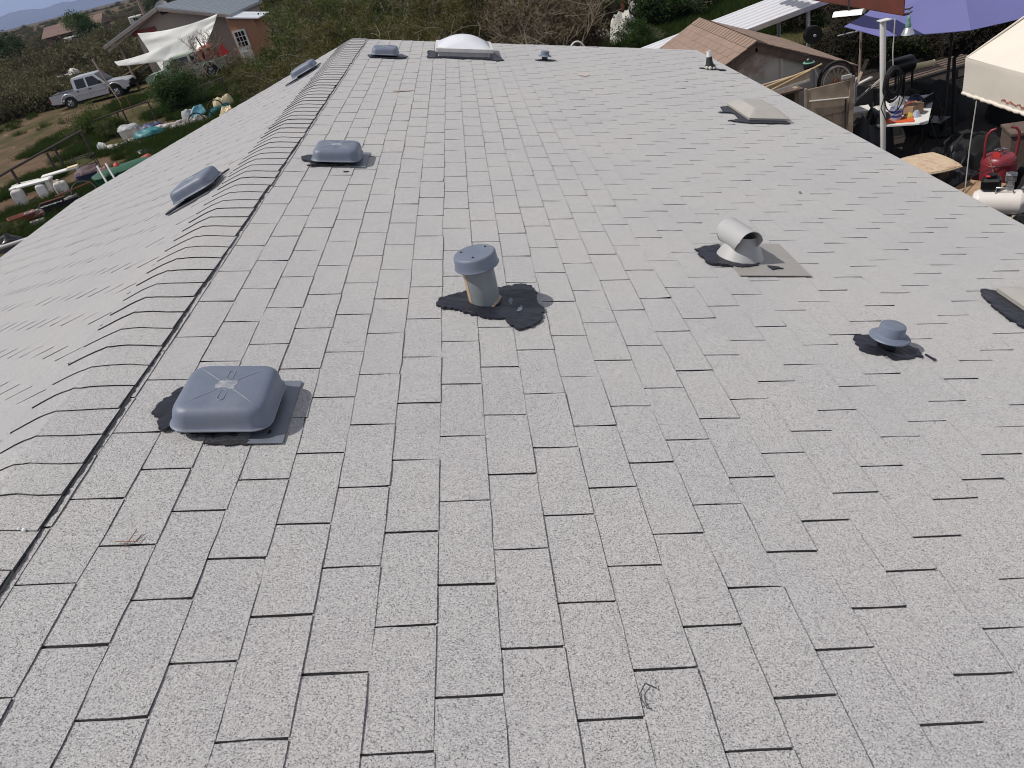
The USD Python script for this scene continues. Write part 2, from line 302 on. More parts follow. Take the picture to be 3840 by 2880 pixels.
mat('tarp_purple', (0.10, 0.06, 0.065), 0.7, var=0.2, scale=6)
mat('rubbish_white', (0.60, 0.56, 0.52), 0.8, var=0.3, scale=14, col2=(0.2, 0.16, 0.12), mixpos=(0.52, 0.62))
mat('silver_paint', (0.50, 0.50, 0.53), 0.3, metal=0.45, var=0.03, scale=2)
mat('green_paint', (0.23, 0.28, 0.22), 0.55, var=0.1, scale=3)
mat('chrome', (0.7, 0.7, 0.72), 0.2, metal=1.0, var=0.05)
mat('tyre', (0.02, 0.02, 0.02), 0.9, var=0.3)
mat('tail_red', (0.35, 0.012, 0.012), 0.35, var=0.2)
mat('lamp_clear', (0.55, 0.55, 0.55), 0.2, var=0.1)
mat('red_plastic', (0.45, 0.03, 0.025), 0.5, var=0.15)
mat('red_faded', (0.40, 0.10, 0.075), 0.7, var=0.2, scale=6)
mat('rust_red', (0.25, 0.055, 0.035), 0.7, var=0.35, scale=8, col2=(0.16, 0.07, 0.045), mixpos=(0.45, 0.65))
mat('beam_red', (0.13, 0.03, 0.02), 0.6, var=0.2, scale=4, col2=(0.085, 0.028, 0.02), mixpos=(0.4, 0.7))
mat('pink_plastic', (0.45, 0.25, 0.23), 0.8, var=0.2, scale=12)
mat('concrete', (0.30, 0.28, 0.26), 0.9, var=0.15, scale=12, bump=0.003, bscale=60)
mat('dark_iron', (0.03, 0.026, 0.024), 0.75, var=0.4, scale=10)
mat('rail_iron', (0.05, 0.035, 0.03), 0.75, var=0.4, scale=8)
mat('black_plastic', (0.006, 0.006, 0.007), 0.34, var=0.2)
mat('charcoal', (0.009, 0.009, 0.0095), 0.9, var=0.35, scale=6)
mat('grey_plastic', (0.33, 0.33, 0.34), 0.6, var=0.12)
mat('brown_shingle', (0.27, 0.188, 0.145), 0.92, var=0.12, scale=3, island=0.08, bump=0.003, bscale=200)
mat('shed_wall', (0.44, 0.42, 0.39), 0.9, var=0.12, scale=2.5, col2=(0.20, 0.12, 0.085), mixpos=(0.5, 0.68), bump=0.002, bscale=40)
mat('shed_trim', (0.12, 0.085, 0.068), 0.85, var=0.3, scale=8)
mat('plank_weathered', (0.38, 0.30, 0.22), 0.88, var=0.3, scale=5, col2=(0.22, 0.165, 0.12), mixpos=(0.45, 0.72), bump=0.002, bscale=30)
mat('corrugated', (0.66, 0.66, 0.68), 0.38, var=0.04, scale=2, metal=0.15)
mat('umbrella_blue', (0.12, 0.122, 0.30), 0.75, var=0.06, scale=2)
mat('canopy_cream', (0.66, 0.60, 0.52), 0.7, var=0.05, scale=2.5, col2=(0.50, 0.43, 0.35), mixpos=(0.55, 0.85))
mat('canopy_red_mark', (0.42, 0.12, 0.09), 0.7)
mat('tank_red', (0.20, 0.026, 0.036), 0.38, var=0.1, scale=4)
mat('tank_white', (0.68, 0.63, 0.60), 0.35, var=0.04, scale=4)
mat('peeling_board', (0.52, 0.40, 0.28), 0.8, var=0.15, scale=14, col2=(0.36, 0.19, 0.13), mixpos=(0.52, 0.66), bump=0.004, bscale=25)
mat('board_edge', (0.5, 0.4, 0.28), 0.8, var=0.2, scale=14)
mat('bucket_blue', (0.04, 0.07, 0.32), 0.5)
mat('bucket_clear', (0.42, 0.45, 0.56), 0.4)
mat('orange_cloth', (0.62, 0.10, 0.03), 0.7)
mat('cardboard', (0.34, 0.22, 0.13), 0.9, var=0.15, scale=8)
mat('yellow_plastic', (0.55, 0.38, 0.10), 0.6)
mat('lamp_green', (0.13, 0.30, 0.23), 0.5)
mat('aluminium', (0.62, 0.62, 0.62), 0.3, metal=0.8)
mat('wheel_wood', (0.26, 0.21, 0.16), 0.8, var=0.25, scale=12)
mat('far_brown', (0.15, 0.095, 0.078), 0.9, var=0.2, scale=0.4)
mat('far_orange', (0.36, 0.15, 0.08), 0.9, var=0.2, scale=0.4)
mat('bark', (0.21, 0.17, 0.125), 0.9, var=0.3, scale=12)
mat('twig', (0.20, 0.165, 0.115), 0.9, var=0.3, scale=6)
mat('soil_shade_tone', (0.022, 0.016, 0.013), 0.95, var=0.4, scale=3)  # soil colour darkened to stand in for deep shade
mat('siding', (0.4, 0.37, 0.33), 0.8, var=0.06)
leafmat('leaf_olive', [(0.0, (0.0896, 0.0861, 0.0254)), (0.4, (0.1567, 0.1476, 0.0412)), (0.75, (0.2089, 0.1875, 0.0539)), (1.0, (0.2238, 0.1691, 0.0712))])
mat('bark_dark', (0.05, 0.04, 0.03), 0.9, var=0.3, scale=12)  # bark tone with the thicket's shade painted in
leafmat('leaf_dark', [(0.0, (0.016, 0.013, 0.008)), (0.5, (0.032, 0.026, 0.014)), (1.0, (0.05, 0.042, 0.02))], 0.2)  # leaf tones with the thicket's shade painted in
leafmat('leaf_green', [(0.0, (0.0644, 0.0903, 0.0207)), (0.5, (0.1173, 0.1485, 0.0355)), (1.0, (0.1931, 0.1966, 0.0503))])
leafmat('leaf_deep', [(0.0, (0.039, 0.0766, 0.0187)), (0.5, (0.069, 0.1218, 0.0288)), (1.0, (0.1125, 0.1653, 0.0374))])
leafmat('leaf_brown', [(0.0, (0.09, 0.0693, 0.0342)), (0.5, (0.15, 0.1197, 0.057)), (1.0, (0.195, 0.1575, 0.0712))], 0.2)
leafmat('leaf_scrub', [(0.0, (0.1063, 0.0971, 0.0514)), (0.5, (0.15, 0.1365, 0.0735)), (1.0, (0.1938, 0.1706, 0.0931))], 0.25)
leafmat('blade_green', [(0.0, (0.0336, 0.0542, 0.0114)), (0.6, (0.0661, 0.0883, 0.0194)), (0.93, (0.1022, 0.1061, 0.0284)), (1.0, (0.285, 0.2357, 0.0342))])

# ground: dirt with worn grass; pale caliche streaks
M['earth'] = usdkit.material(stage, '/World/Looks/earth', {
    'g': ('geometry', {}), 'mp': ('mapping', {'scale': (1.0, 0.45, 1.0), 'rotation': (0, 0, 0.25)}),
    'n1': ('noise_texture', {'scale': 0.22, 'detail': 8.0, 'roughness': 0.66}), 'n2': ('noise_texture', {'scale': 1.1, 'detail': 8.0, 'roughness': 0.7}), 'n3': ('noise_texture', {'scale': 0.55, 'detail': 9.0, 'roughness': 0.72}), 'n4': ('noise_texture', {'scale': 9.0, 'detail': 6.0}),
    'dirt': ('rgb_ramp', {'ramp': [(0.3, (0.085, 0.056, 0.036)), (0.7, (0.15, 0.098, 0.062))]}),
    'grass': ('rgb_ramp', {'ramp': [(0.3, (0.028, 0.032, 0.010)), (0.7, (0.075, 0.068, 0.026))]}),
    'gm': ('rgb_ramp', {'ramp': [(0.43, (0, 0, 0)), (0.56, (1, 1, 1))]}), 'pm': ('rgb_ramp', {'ramp': [(0.60, (0, 0, 0)), (0.66, (1, 1, 1))]}),
    'm1': ('mix_color', {}), 'm2': ('mix_color', {'b': (0.32, 0.20, 0.13)}), 'b': ('bump', {'strength': 0.7, 'distance': 0.05}), 'p': ('principled_bsdf', {'roughness': 0.95, 'specular_ior_level': 0.1})},
    [('g.position', 'mp.vector'), ('mp.vector', 'n1.vector'), ('g.position', 'n2.vector'), ('mp.vector', 'n3.vector'), ('g.position', 'n4.vector'), ('n2.fac', 'dirt.fac'), ('n4.fac', 'grass.fac'), ('n1.fac', 'gm.fac'), ('n3.fac', 'pm.fac'),
     ('gm.color', 'm1.fac'), ('dirt.color', 'm1.a'), ('grass.color', 'm1.b'), ('m1.result', 'm2.a'), ('pm.color', 'm2.fac'), ('m2.result', 'p.base_color'), ('n4.fac', 'b.height'), ('b.normal', 'p.normal')], surface='p.BSDF')
mat('mountain_rock', (0.075, 0.075, 0.085), 0.95, var=0.25, scale=0.002)

# ------------------------------------------------------------------ ground, hills, haze
def gheight(x, y):
    d = np.hypot(x - 1.5, y)
    p = np.stack([x, y, np.zeros_like(x)], -1)
    far = np.clip((d - 95) / 200, 0, 1)
    return far * (vnoise(p, 0.006, 3, 4) * 7 + 1.2) + np.clip((d - 300) / 3000, 0, 1) * 4 + np.clip((d - 14) / 40, 0, 1) * vnoise(p, 0.09, 8, 3) * 0.25 * (1 - far)
rad = np.concatenate([[0.0], np.geomspace(3, 16000, 120)]); ang = np.linspace(0, 2 * PI, 240, endpoint=False)
gx = 1.5 + rad[:, None] * np.sin(ang); gy = rad[:, None] * np.cos(ang)
gv = np.stack([gx, gy, gheight(gx, gy)], -1).reshape(-1, 3); k = len(ang)
gf = np.array([(i * k + j, i * k + (j + 1) % k, (i + 1) * k + (j + 1) % k, (i + 1) * k + j) for i in range(len(rad) - 1) for j in range(k)])
gf = gf[:, ::-1]
tags(part('ground', (gv, gf), 'earth', smooth=True), kind='structure')
def mountains():
    az = np.radians(np.linspace(-62, 40, 420)); rows = [(8600, 0.0), (9000, 0.45), (9600, 1.0), (10400, 0.75), (11500, 0.0)]
    q = np.stack([az * 14, np.zeros_like(az), np.zeros_like(az)], -1)
    top = 165 + 190 * (meshkit.fbm(q, 6, 12) - 0.35) + 55 * np.sin(az * 5.0 + 1.2) + 25 * (meshkit.fbm(q * 7, 4, 2) - 0.5); top = np.maximum(top, 22)
    v = []
    for i, (r, f) in enumerate(rows):
        w = (meshkit.fbm(q * 9 + i * 3.7, 4, 30 + i) - 0.5) * (0.5 if 0 < f < 1 else 0.0)
        v.append(np.stack([r * np.sin(az), r * np.cos(az), np.maximum(top * (f + w * f), 0) - (8 if f == 0 else 0)], -1))
    v = np.array(v).reshape(-1, 3); n = len(az)
    f = np.array([(i * n + j, i * n + j + 1, (i + 1) * n + j + 1, (i + 1) * n + j) for i in range(len(rows) - 1) for j in range(n - 1)])
    tags(part('hills', (v, f[:, ::-1]), 'mountain_rock', smooth=True), kind='structure')
mountains()
M['haze_air'] = usdkit.material(stage, '/World/Looks/haze_air', {'v': ('principled_volume', {'color': (0.46, 0.60, 1.0), 'density': 0.00009, 'anisotropy': 0.0})}, volume='v.volume')
hz = trimesh.creation.box((34000, 34000, 420)); hz.apply_translation((0, 0, 420 / 2 - 10))
tags(part('haze', hz, 'haze_air'), kind='stuff')

# ------------------------------------------------------------------ the shingled house
PITCH = 0.25213; CA, SA = math.cos(PITCH), math.sin(PITCH); RZ = 4.1
SL = 4.5506; VF = 9.6961; VN = -3.0; EXP = 0.1429; TAB = 0.309; U0 = 1.2161; STG = 0.3921
def roofp(q, side=1):
    """(down the slope, along the ridge, off the surface) -> world"""
    q = np.asarray(q, float); u, v, h = q[..., 0], q[..., 1], q[..., 2]
    return np.stack([side * (u * CA + h * SA), v, RZ - u * SA + h * CA], -1)
house = thing('shingled_house', 'low gabled house with pale grey asphalt shingle roof filling the foreground', 'house')
deck = G()
for s in (1, -1):
    a = roofp([(0.0, VN, -0.004), (SL, VN, -0.004), (SL, VF, -0.004), (0.0, VF, -0.004), (0.0, VN, -0.03), (SL, VN, -0.03), (SL, VF, -0.03), (0.0, VF, -0.03)], s)
    f = [(0, 1, 2, 3), (7, 6, 5, 4), (0, 4, 5, 1), (1, 5, 6, 2), (2, 6, 7, 3)]
    deck.add(a, f if s == 1 else [q[::-1] for q in f])
roof = part('roof', deck.mesh(), 'underlay', house)
xw = SL * CA - 0.32; yw0, yw1 = VN + 0.3, VF - 0.3
w = G()
gab = Polygon([(-xw, 0), (xw, 0), (xw, RZ - SA / CA * xw - 0.06), (0, RZ - 0.06), (-xw, RZ - SA / CA * xw - 0.06)])
for y in (yw0 + 0.12, yw1): w.prism(gab, 0, 0.12, rotm(loc=(0, y, 0)) @ XZ)
part('wall', w.mesh(), 'siding', house)
w = G()
for s in (1, -1): w.box((s * (xw - 0.06), (yw0 + yw1) / 2, (RZ - SA / CA * xw - 0.10) / 2), (0.12, yw1 - yw0 - 0.25, RZ - SA / CA * xw - 0.10))
part('wall', w.mesh(), 'siding', house)
for s in (1, -1):
    e = G(); c0 = roofp((SL + 0.012, VN, -0.002), s); c1 = roofp((SL + 0.012, VF + 0.01, -0.002), s)
    e.bar(c0 - [0, 0, .03], c1 - [0, 0, .03], 0.012, 0.07)
    part('drip_edge', e.mesh(), 'galv_white', roof)
    e = G(); e.bar(roofp((0, VF + 0.006, -0.05), s), roofp((SL, VF + 0.006, -0.05), s), 0.02, 0.1); part('fascia', e.mesh(), 'fascia_wood', roof)

rs = np.random.RandomState(5)
def tab_mesh(u0, u1, v0, v1, side, lift, seed):
    """one tab: slightly bent sheet, butt edge proud, skirts down to the course below"""
    r = np.random.RandomState(seed); nu, nv = 3, 5
    uu = np.linspace(u0, u1, nu); vv = np.linspace(v0, v1, nv)
    U, V = np.meshgrid(uu, vv, indexing='ij'); H = np.linspace(0.0008, lift, nu)[:, None] + r.normal(0, 0.0004 if side == 1 else 0.0002, (nu, nv))
    U = U.copy(); V = V.copy()
    U[-1] += r.normal(0, 0.0009, nv) + r.normal(0, 0.0012); V[:, 0] += r.normal(0, 0.0008, nu); V[:, -1] += r.normal(0, 0.0008, nu)
    if r.rand() < 0.3: U[-1, -1 if r.rand() < .5 else 0] -= r.uniform(0.001, 0.005)
    H[-1] += r.normal(0, 0.0007) + np.linspace(-1, 1, nv) * r.normal(0, 0.0007)
    top = np.stack([U, V, H], -1).reshape(-1, 3)
    st = np.stack([np.minimum(V - v0, v1 - V) * 1000, (u1 - U) * 1000], -1).reshape(-1, 2); st = np.maximum(st, 0)
    f = [(i * nv + j, (i + 1) * nv + j, (i + 1) * nv + j + 1, i * nv + j + 1) for i in range(nu - 1) for j in range(nv - 1)]
    rim = [i * nv for i in range(nu)] + [(nu - 1) * nv + j for j in range(1, nv)] + [i * nv + nv - 1 for i in range(nu - 2, -1, -1)]
    low = top[rim] * [1, 1, 0] + [0, 0, -0.0036]; n = len(top)
    f += [(rim[k], n + k, n + k + 1, rim[k + 1]) for k in range(len(rim) - 1)]
    v = roofp(np.vstack([top, low]), side); st = np.vstack([st, st[rim] * 0 + 50])
    f = np.array(f); f = np.vstack([f[:, [0, 1, 2]], f[:, [0, 2, 3]]])
    return v, (f if side == 1 else f[:, ::-1]), st
DV = {-7: -.07, -6: -.055, -5: -.04, -4: -.019, -3: -.018, -2: .069, -1: .072, 0: .063, 1: .049, 2: .067, 3: .041, 4: .018, 5: -.005, 6: -.017, 7: -.036, 8: -.052, 9: -.056}
tabs = []
for side in (1, -1):
    for c in range(-9, 25):
        ua, ub = U0 + c * EXP, U0 + (c + 1) * EXP
        if ub > SL + 0.02: continue
        ua = max(ua, 0.01); ub2 = ub if ub + EXP <= SL + 0.02 else SL + 0.006
        wob = rs.normal(0, 0.0012)
        dv = DV.get(c, rs.normal(0, 0.04)) if side == 1 else rs.normal(0, 0.05) + 0.31
        off = (STG * c + dv) * TAB
        n0 = int(math.floor((VN - off) / TAB)); n1 = int(math.ceil((VF - off) / TAB))
        for n in range(n0, n1 + 1):
            jit = rs.normal(0, 0.0006); gap = (abs(rs.normal(0.0026, 0.0002 if n < 16 else 0.0005))) * ((1.5 if n > 13 else 1.0) if side == 1 else 1.7)
            a, b = off + n * TAB + gap + jit, off + (n + 1) * TAB - gap + jit
            if rs.rand() < ((0.0 if n < 16 else 0.10) if side == 1 else 0.30): b += gap * rs.uniform(0.6, 1.6)        # some slots are nearly shut
            a, b = max(a, VN), min(b, VF + 0.008)
            if b - a < 0.03: continue
            wp = roofp(((ua + ub) / 2, (a + b) / 2, 0), side); q = CAMR.T @ (wp - CAMP)
            vis = q[2] < -0.2 and abs(q[0] / q[2]) < 0.72 and abs(q[1] / q[2]) < 0.55
            size = (abs(np.dot(roofp((0, 0, 1), side) - roofp((0, 0, 0), side), (wp - CAMP) / np.linalg.norm(wp - CAMP))) / (q[2] ** 2)) if vis else 0
            tabs.append((size, ua - 0.0022, ub2 + wob * .3, a, b, side, 0.0034 + abs(rs.normal(0, 0.0003)), rs.randint(1 << 30)))
tabs.sort(key=lambda t: -t[0])
rest = {1: G(), -1: G()}; rest_st = {1: [], -1: []}
for i, t in enumerate(tabs):
    v, f, st = tab_mesh(*t[1:])
    if i < 300: part('shingle', (v, f), 'shingle_grey', roof, uv=st)
    else: rest[t[5]].add(v, f); rest_st[t[5]].append(st)
for s in (1, -1): part('shingle_courses', rest[s].mesh(), 'shingle_grey', roof, uv=np.vstack(rest_st[s]), kind='stuff')

# ridge caps, each bent over the ridge, its near edge proud
def ridge_cap(v0, v1, seed):
    r = np.random.RandomState(seed); us = np.array([-0.172, -0.12, -0.075, -0.045, -0.02, 0.0, 0.02, 0.045, 0.075, 0.13, 0.197]); us = us + np.where(np.abs(us) > 0.16, r.normal(0, 0.004), 0)
    def pt(u, h):
        b = roofp((abs(u), 0, h), 1 if u >= 0 else -1)
        e = math.exp(-(u / 0.045) ** 2) * 0.006; return np.array([b[0], 0, b[2] - e + 0.005])
    rows = []; st = []
    for v, h in ((v0, 0.0078 + abs(r.normal(0, 0.0012))), ((v0 + v1) / 2, 0.0062), (v1 + 0.008, 0.0038)):
        for u in us:
            p = pt(u, h); p[1] = v + r.normal(0, 0.0012) + (0.004 * math.sin(u * 25 + seed % 7)); rows.append(p); st.append((min(197 - u * 1000, 172 + u * 1000) + 2.0, (v - v0) * 1000))
    n = len(us); v = np.array(rows); f = [(i * n + j, i * n + j + 1, (i + 1) * n + j + 1, (i + 1) * n + j) for i in range(2) for j in range(n - 1)]
    rim = [i * n for i in range(2, -1, -1)] + [j for j in range(1, n)] + [i * n + n - 1 for i in range(1, 3)]
    low = v[rim] - [0, 0, 0.0135]; N = len(v)
    f += [(rim[k + 1], rim[k], N + k, N + k + 1) for k in range(len(rim) - 1)]
    f = np.array(f); st = np.array(st)
    return np.vstack([v, low]), np.vstack([f[:, [0, 1, 2]], f[:, [0, 2, 3]]]), np.maximum(np.vstack([st, st[rim] * 0 + 50]), 0)
kc = 0
v = 0.545 - 0.139 * 25
while v < VF - 0.02:
    a, f, st = ridge_cap(v, min(v + 0.139, VF), 100 + kc); part('ridge_cap', (a, f), 'shingle_grey', roof, uv=st); v += 0.139; kc += 1
# strip of exposed asphalt and smeared tar along the right edge of the caps
pts = [(0.19, VN)] + [(0.19, y) for y in np.arange(VN + .1, VF, 0.1)] + [(0.19, VF), (0.2025, VF)] + [(0.2025 + 0.002 * math.sin(y * 9), y) for y in np.arange(VF, VN, -0.1)]
pl = ragged(pts, 0.005, 0.009, 4)
sv, sf = trimesh.creation.triangulate_polygon(pl, engine='earcut'); sv = np.c_[sv, np.full(len(sv), 0.0068)]
part('tar_line', (roofp(sv), sf), 'tar_dry', roof)
# marks on the shingles
for poly, m in (([(0.72, 6.36), (0.80, 6.41), (0.93, 6.40), (0.88, 6.37), (0.78, 6.345)], 'rust_mark'), ([(2.62, 7.48), (2.70, 7.44), (2.77, 7.5), (2.76, 7.57), (2.70, 7.61), (2.64, 7.56)], 'pink_mark'), ([(4.0, 6.74), (4.06, 6.73), (4.05, 6.78)], 'rust_mark')):
    g = ragged(poly, 0.012, 0.01, 3); sv, sf = trimesh.creation.triangulate_polygon(g, engine='earcut'); part('stain', (roofp(np.c_[sv, np.full(len(sv), 0.0072)]), sf), m, roof)

# ------------------------------------------------------------------ things on the roof
def on_roof(name, label, cat, u, v, side=1, group=None, rz=0.0):
    t = thing(name, label, cat, roofp((u, v, 0.003), side), 0.0, group, ry=PITCH * side)
    return t
def smear(parent, pts, u, v, t=0.006, amp=0.012, seed=0, m='tar', name='sealant', z0=0.0025, side=1):
    g = ragged([(side * (p[0] - u), p[1] - v) for p in pts], amp, 0.008, seed)
    part(name, sheet_of(g, t, 0.010, 0.0034, seed, z0), m, parent, smooth=35)
def hood_box(parent, extra=True):
    rings = [(rrect(.136, .136, .045), .034), (rrect(.151, .151, .056), .034), (rrect(.152, .152, .056), .040), (rrect(.147, .147, .054), .045), (rrect(.145, .145, .053), .062), (rrect(.142, .142, .052), .080), (rrect(.138, .138, .05), .0905), (rrect(.131, .131, .047), .0985), (rrect(.121, .121, .043), .1035), (rrect(.105, .105, .037), .106), (rrect(.05, .05, .02), .1075)]
    h = part('hood', loft(rings), 'vent_plastic', parent, smooth=40)
    g = G(); ring = rrect(.1525, .1525, .0565); g.tube(np.c_[ring, np.full(len(ring), .037)], .0032, 6, closed=True); part('rim', g.mesh(), 'vent_rim', h, smooth=True)
    for sx, sy in ((1, 1), (-1, 1), (-1, -1), (1, -1)):
        g = G(); g.tube([(sx * .026, sy * .026, .1068), (sx * .07, sy * .07, .1062), (sx * .100, sy * .100, .1045)], [.0028, .0026, .0016], 6); part('ridge', g.mesh(), 'vent_rim', h, smooth=True)
    for sy in (1, -1):
        g = G(); q = rrect(.0095, .028, .009) + [0, sy * .058]; g.tube(np.c_[q, np.full(len(q), .1073)], .0016, 5, closed=True); part('rib', g.mesh(), 'vent_rim', h, smooth=True)
    g = G(); q = ragged(rrect(.03, .024, .006), .006, .005, 2); g.prism(q, .1064, .1082); part('scuffed_patch', g.mesh(), 'vent_scuff', h)
    g = G(); g.lathe([(.115, .0), (.115, .036)], 28); part('collar', g.mesh(), 'black_plastic', parent, smooth=True)
def flange(parent, x0, x1, y0, y1, m='flange_metal', z=.006, holes=True):
    xn = x1 - .105; pol = Polygon([(xn, y0), (x1, y0), (x1, y1), (x0, y1), (x0, y0 + .075), (xn, y0 + .055)]) if holes and x1 > .19 and x1 < .2 else sbox(x0, y0, x1, y1)
    g = G(); g.prism(pol, z - .001, z + .0011); fl = part('flange', g.mesh(), m, parent)
    if holes:
        for hx, hy in ((x1 - .025, y1 - .03), (x1 - .03, y0 + .035), (x1 - .012, (y0 + y1) / 2 + .02)):
            q = ragged(rrect(.012, .009, .006), .005, .004, int(abs(hx * 977)) % 50); g = G(); g.prism(q, z + .001, z + .0035); part('nail_patch', g.mesh(), 'tar_dry', fl)
vg = 'box vents along the ridge'
def box_vent(label, u, v, side, tars, fl, bits=()):
    t = on_roof('box_vent', label, 'roof vent', u, v, side, vg)
    hood_box(t); flange(t, *fl)
    for k, q in enumerate(tars): smear(t, q, u, v, seed=int(u * 100) + k * 5, side=side, z0=.0075)
    for k, q in enumerate(bits): smear(t, q, u, v, t=.002, amp=.006, seed=40 + k, m='tar_dry', name='tar_flake', side=side)
    return t
bv = box_vent('large grey plastic box vent nearest the camera with embossed cross on its lid', .548, 1.085, 1,
    [[(.47, 1.19), (.36, 1.215), (.318, 1.14), (.312, 1.07), (.335, 1.03), (.36, .978), (.40, .982), (.47, .952), (.60, .945), (.60, .98), (.45, 1.0)]], (-.10, .192, -.175, .185),
    [[(.505, .910), (.52, .93), (.53, .917), (.60, .928), (.648, .922), (.64, .910), (.57, .908)], [(.683, .955), (.69, .98), (.70, .965), (.692, .945)]])
box_vent('grey box vent on the right slope midway along the ridge', .525, 4.02, 1, [[(.42, 4.10), (.33, 4.11), (.285, 4.06), (.30, 3.99), (.40, 3.93), (.33, 3.86), (.46, 3.89), (.56, 3.89), (.5, 3.95)]], (-.10, .192, -.16, .20), [[(.585, 3.78), (.62, 3.78), (.61, 3.765), (.59, 3.762)]])
box_vent('farthest grey box vent on the right slope, beside the white dome skylight', .527, 8.36, 1, [[(.40, 8.4), (.33, 8.36), (.35, 8.22), (.55, 8.18), (.74, 8.2), (.78, 8.3), (.6, 8.3)]], (-.10, .192, -.16, .19))
box_vent('near grey box vent on the left slope seen edge-on', .40, 3.915, -1, [[(.52, 3.80), (.60, 3.73), (.615, 3.76), (.58, 3.85), (.5, 3.9)], [(.33, 4.0), (.28, 4.12), (.25, 4.18), (.30, 4.16), (.38, 4.02)]], (-.19, .12, -.19, .19))
box_vent('far grey box vent on the left slope overhanging the bushes', .43, 8.33, -1, [[(.55, 8.22), (.68, 8.18), (.66, 8.26), (.56, 8.3)], [(.33, 8.4), (.26, 8.5), (.30, 8.52), (.36, 8.44)]], (-.2, .12, -.19, .19))

# capped pipe
u, v = 1.400, 1.912
t = thing('capped_vent_pipe', 'upright grey vent pipe with round overhanging cap in a splash of black tar', 'vent pipe', roofp((u, v, 0.0)), ry=0.03)
g = G(); g.lathe([(.066, -.04), (.066, .20), (.061, .20), (.061, -.04)], 36); part('pipe', g.mesh(), 'pipe_grey', t, smooth=40)
g = G()
for k in range(7):
    a = math.radians(196 + k * 3.2); g.bar((.0665 * math.cos(a), .0665 * math.sin(a), .0), (.0665 * math.cos(a), .0665 * math.sin(a), .196), .0042, .0012, up=(math.cos(a), math.sin(a), 0))
part('bare_seam', g.mesh(), 'pipe_primer', t)
g = G(); q = [(.0672 * math.cos(a), .0672 * math.sin(a), .012 + .05 * (math.cos(a) * .25) - .008 * math.sin(a * 3)) for a in np.linspace(0, 2 * PI, 40)[:-1]]; g.tube([(x, y, z - .012) for x, y, z in q], .006, 6, closed=True); part('primer_band', g.mesh(), 'pipe_primer', t, smooth=True)
cp = G(); cp.lathe([(.070, .178), (.0915, .174), (.0945, .178), (.091, .184), (.0895, .20), (.0885, .222), (.086, .229), (.080, .233), (.04, .2345), (.0005, .235)], 44); cap = part('cap', cp.mesh(), 'vent_plastic', t, smooth=40)
for a in (0.6, 2.75, 4.6):
    g = G(); g.lathe([(.0045, .234), (.0045, .237), (.001, .2385)], 10, c=(.058 * math.cos(a), .058 * math.sin(a), 0)); part('rivet', g.mesh(), 'wire_dark', cap)
t2 = [[1.187, 1.882], [1.217, 1.938], [1.266, 1.967], [1.323, 2.005], [1.464, 2.036], [1.504, 2.059], [1.564, 2.079], [1.607, 2.053], [1.626, 1.993], [1.62, 1.935], [1.626, 1.871], [1.642, 1.817], [1.612, 1.731], [1.577, 1.68], [1.52, 1.656], [1.487, 1.687], [1.467, 1.737], [1.412, 1.743], [1.351, 1.769], [1.289, 1.815], [1.233, 1.848], [1.212, 1.834]]
def tar_sheet(parent, pts, seed, z=.006, t=.0055, m='tar', amp=.010, name='sealant'):
    """sealant given in world roof coordinates under a thing that has its own transform: undo the transform"""
    x = UsdGeom.XformCache().GetLocalToWorldTransform(parent); inv = np.array(x.GetInverse())
    g = ragged(pts, amp, .008, seed); vv, ff = sheet_of(g, t, .010, .0034, seed, z); wv = roofp(vv)
    part(name, (wv @ inv[:3, :3] + inv[3, :3], ff), m, parent, smooth=35)
tar_sheet(t, t2, 21)
for q in ([(1.497, 1.90), (1.507, 1.93), (1.517, 1.915), (1.515, 1.875), (1.506, 1.862)], [(1.525, 1.80), (1.535, 1.845), (1.549, 1.86), (1.552, 1.83), (1.54, 1.80)]): tar_sheet(t, q, 8, .0115, .0015, 'flange_metal', .003, 'bare_patch')

# hooded exhaust vent
t = on_roof('hooded_exhaust_vent', 'pale metal exhaust vent with a cylinder hood set across a cone', 'roof vent', 2.69, 2.43)
g = G(); g.lathe([(.122, .0), (.117, .006), (.070, .098), (.062, .12)], 40); part('cone', g.mesh(), 'galv_white', t, smooth=40)
ax_ = np.array([0.20, -0.98, 0.02]); ax_ /= np.linalg.norm(ax_); sx_ = np.cross(ax_, [0, 0, 1]); sx_ /= np.linalg.norm(sx_); up_ = np.cross(sx_, ax_)
A = []
for s, drop in ((-.105, .0), (.10, .0)):
    pass
n = 30; aa = np.linspace(-2.25, 2.25, n); v_ = []; c_ = np.array([-.026, .0, .106])
for rr in (.066, .0635):
    for s in (-.105, .11):
        for a in aa:
            cut = .0 if s > 0 else 0.0
            sl = s - (.05 * max(0, abs(a) - 1.3) if s > 0 else -.035 * max(0, abs(a) - 1.3)); v_.append(c_ + ax_ * sl + rr * (math.sin(a) * sx_ + math.cos(a) * up_))
f_ = []
for j in range(n - 1):
    f_ += [(j, n + j, n + j + 1, j + 1), (2 * n + j + 1, 3 * n + j + 1, 3 * n + j, 2 * n + j), (n + j, 3 * n + j, 3 * n + j + 1, n + j + 1), (j + 1, 2 * n + j + 1, 2 * n + j, j)]
f_ += [(0, 2 * n, 3 * n, n), (n - 1, 2 * n - 1, 4 * n - 1, 3 * n - 1)]
part('hood', (np.array(v_), np.array(f_)[:, ::-1]), 'galv_white', t, smooth=40)
g = G(); g.lathe([(.0, .0), (.0635, .0)], 30); bk = np.array(g.mesh()[0]); ff = g.mesh()[1]
bw = c_ + ax_ * (-.098) + bk[:, :1] * sx_ + bk[:, 1:2] * up_
part('back_plate', (bw, ff), 'galv_white', t)
flange(t, -.08, .268, -.24, .172, 'tan_plate', .0075)
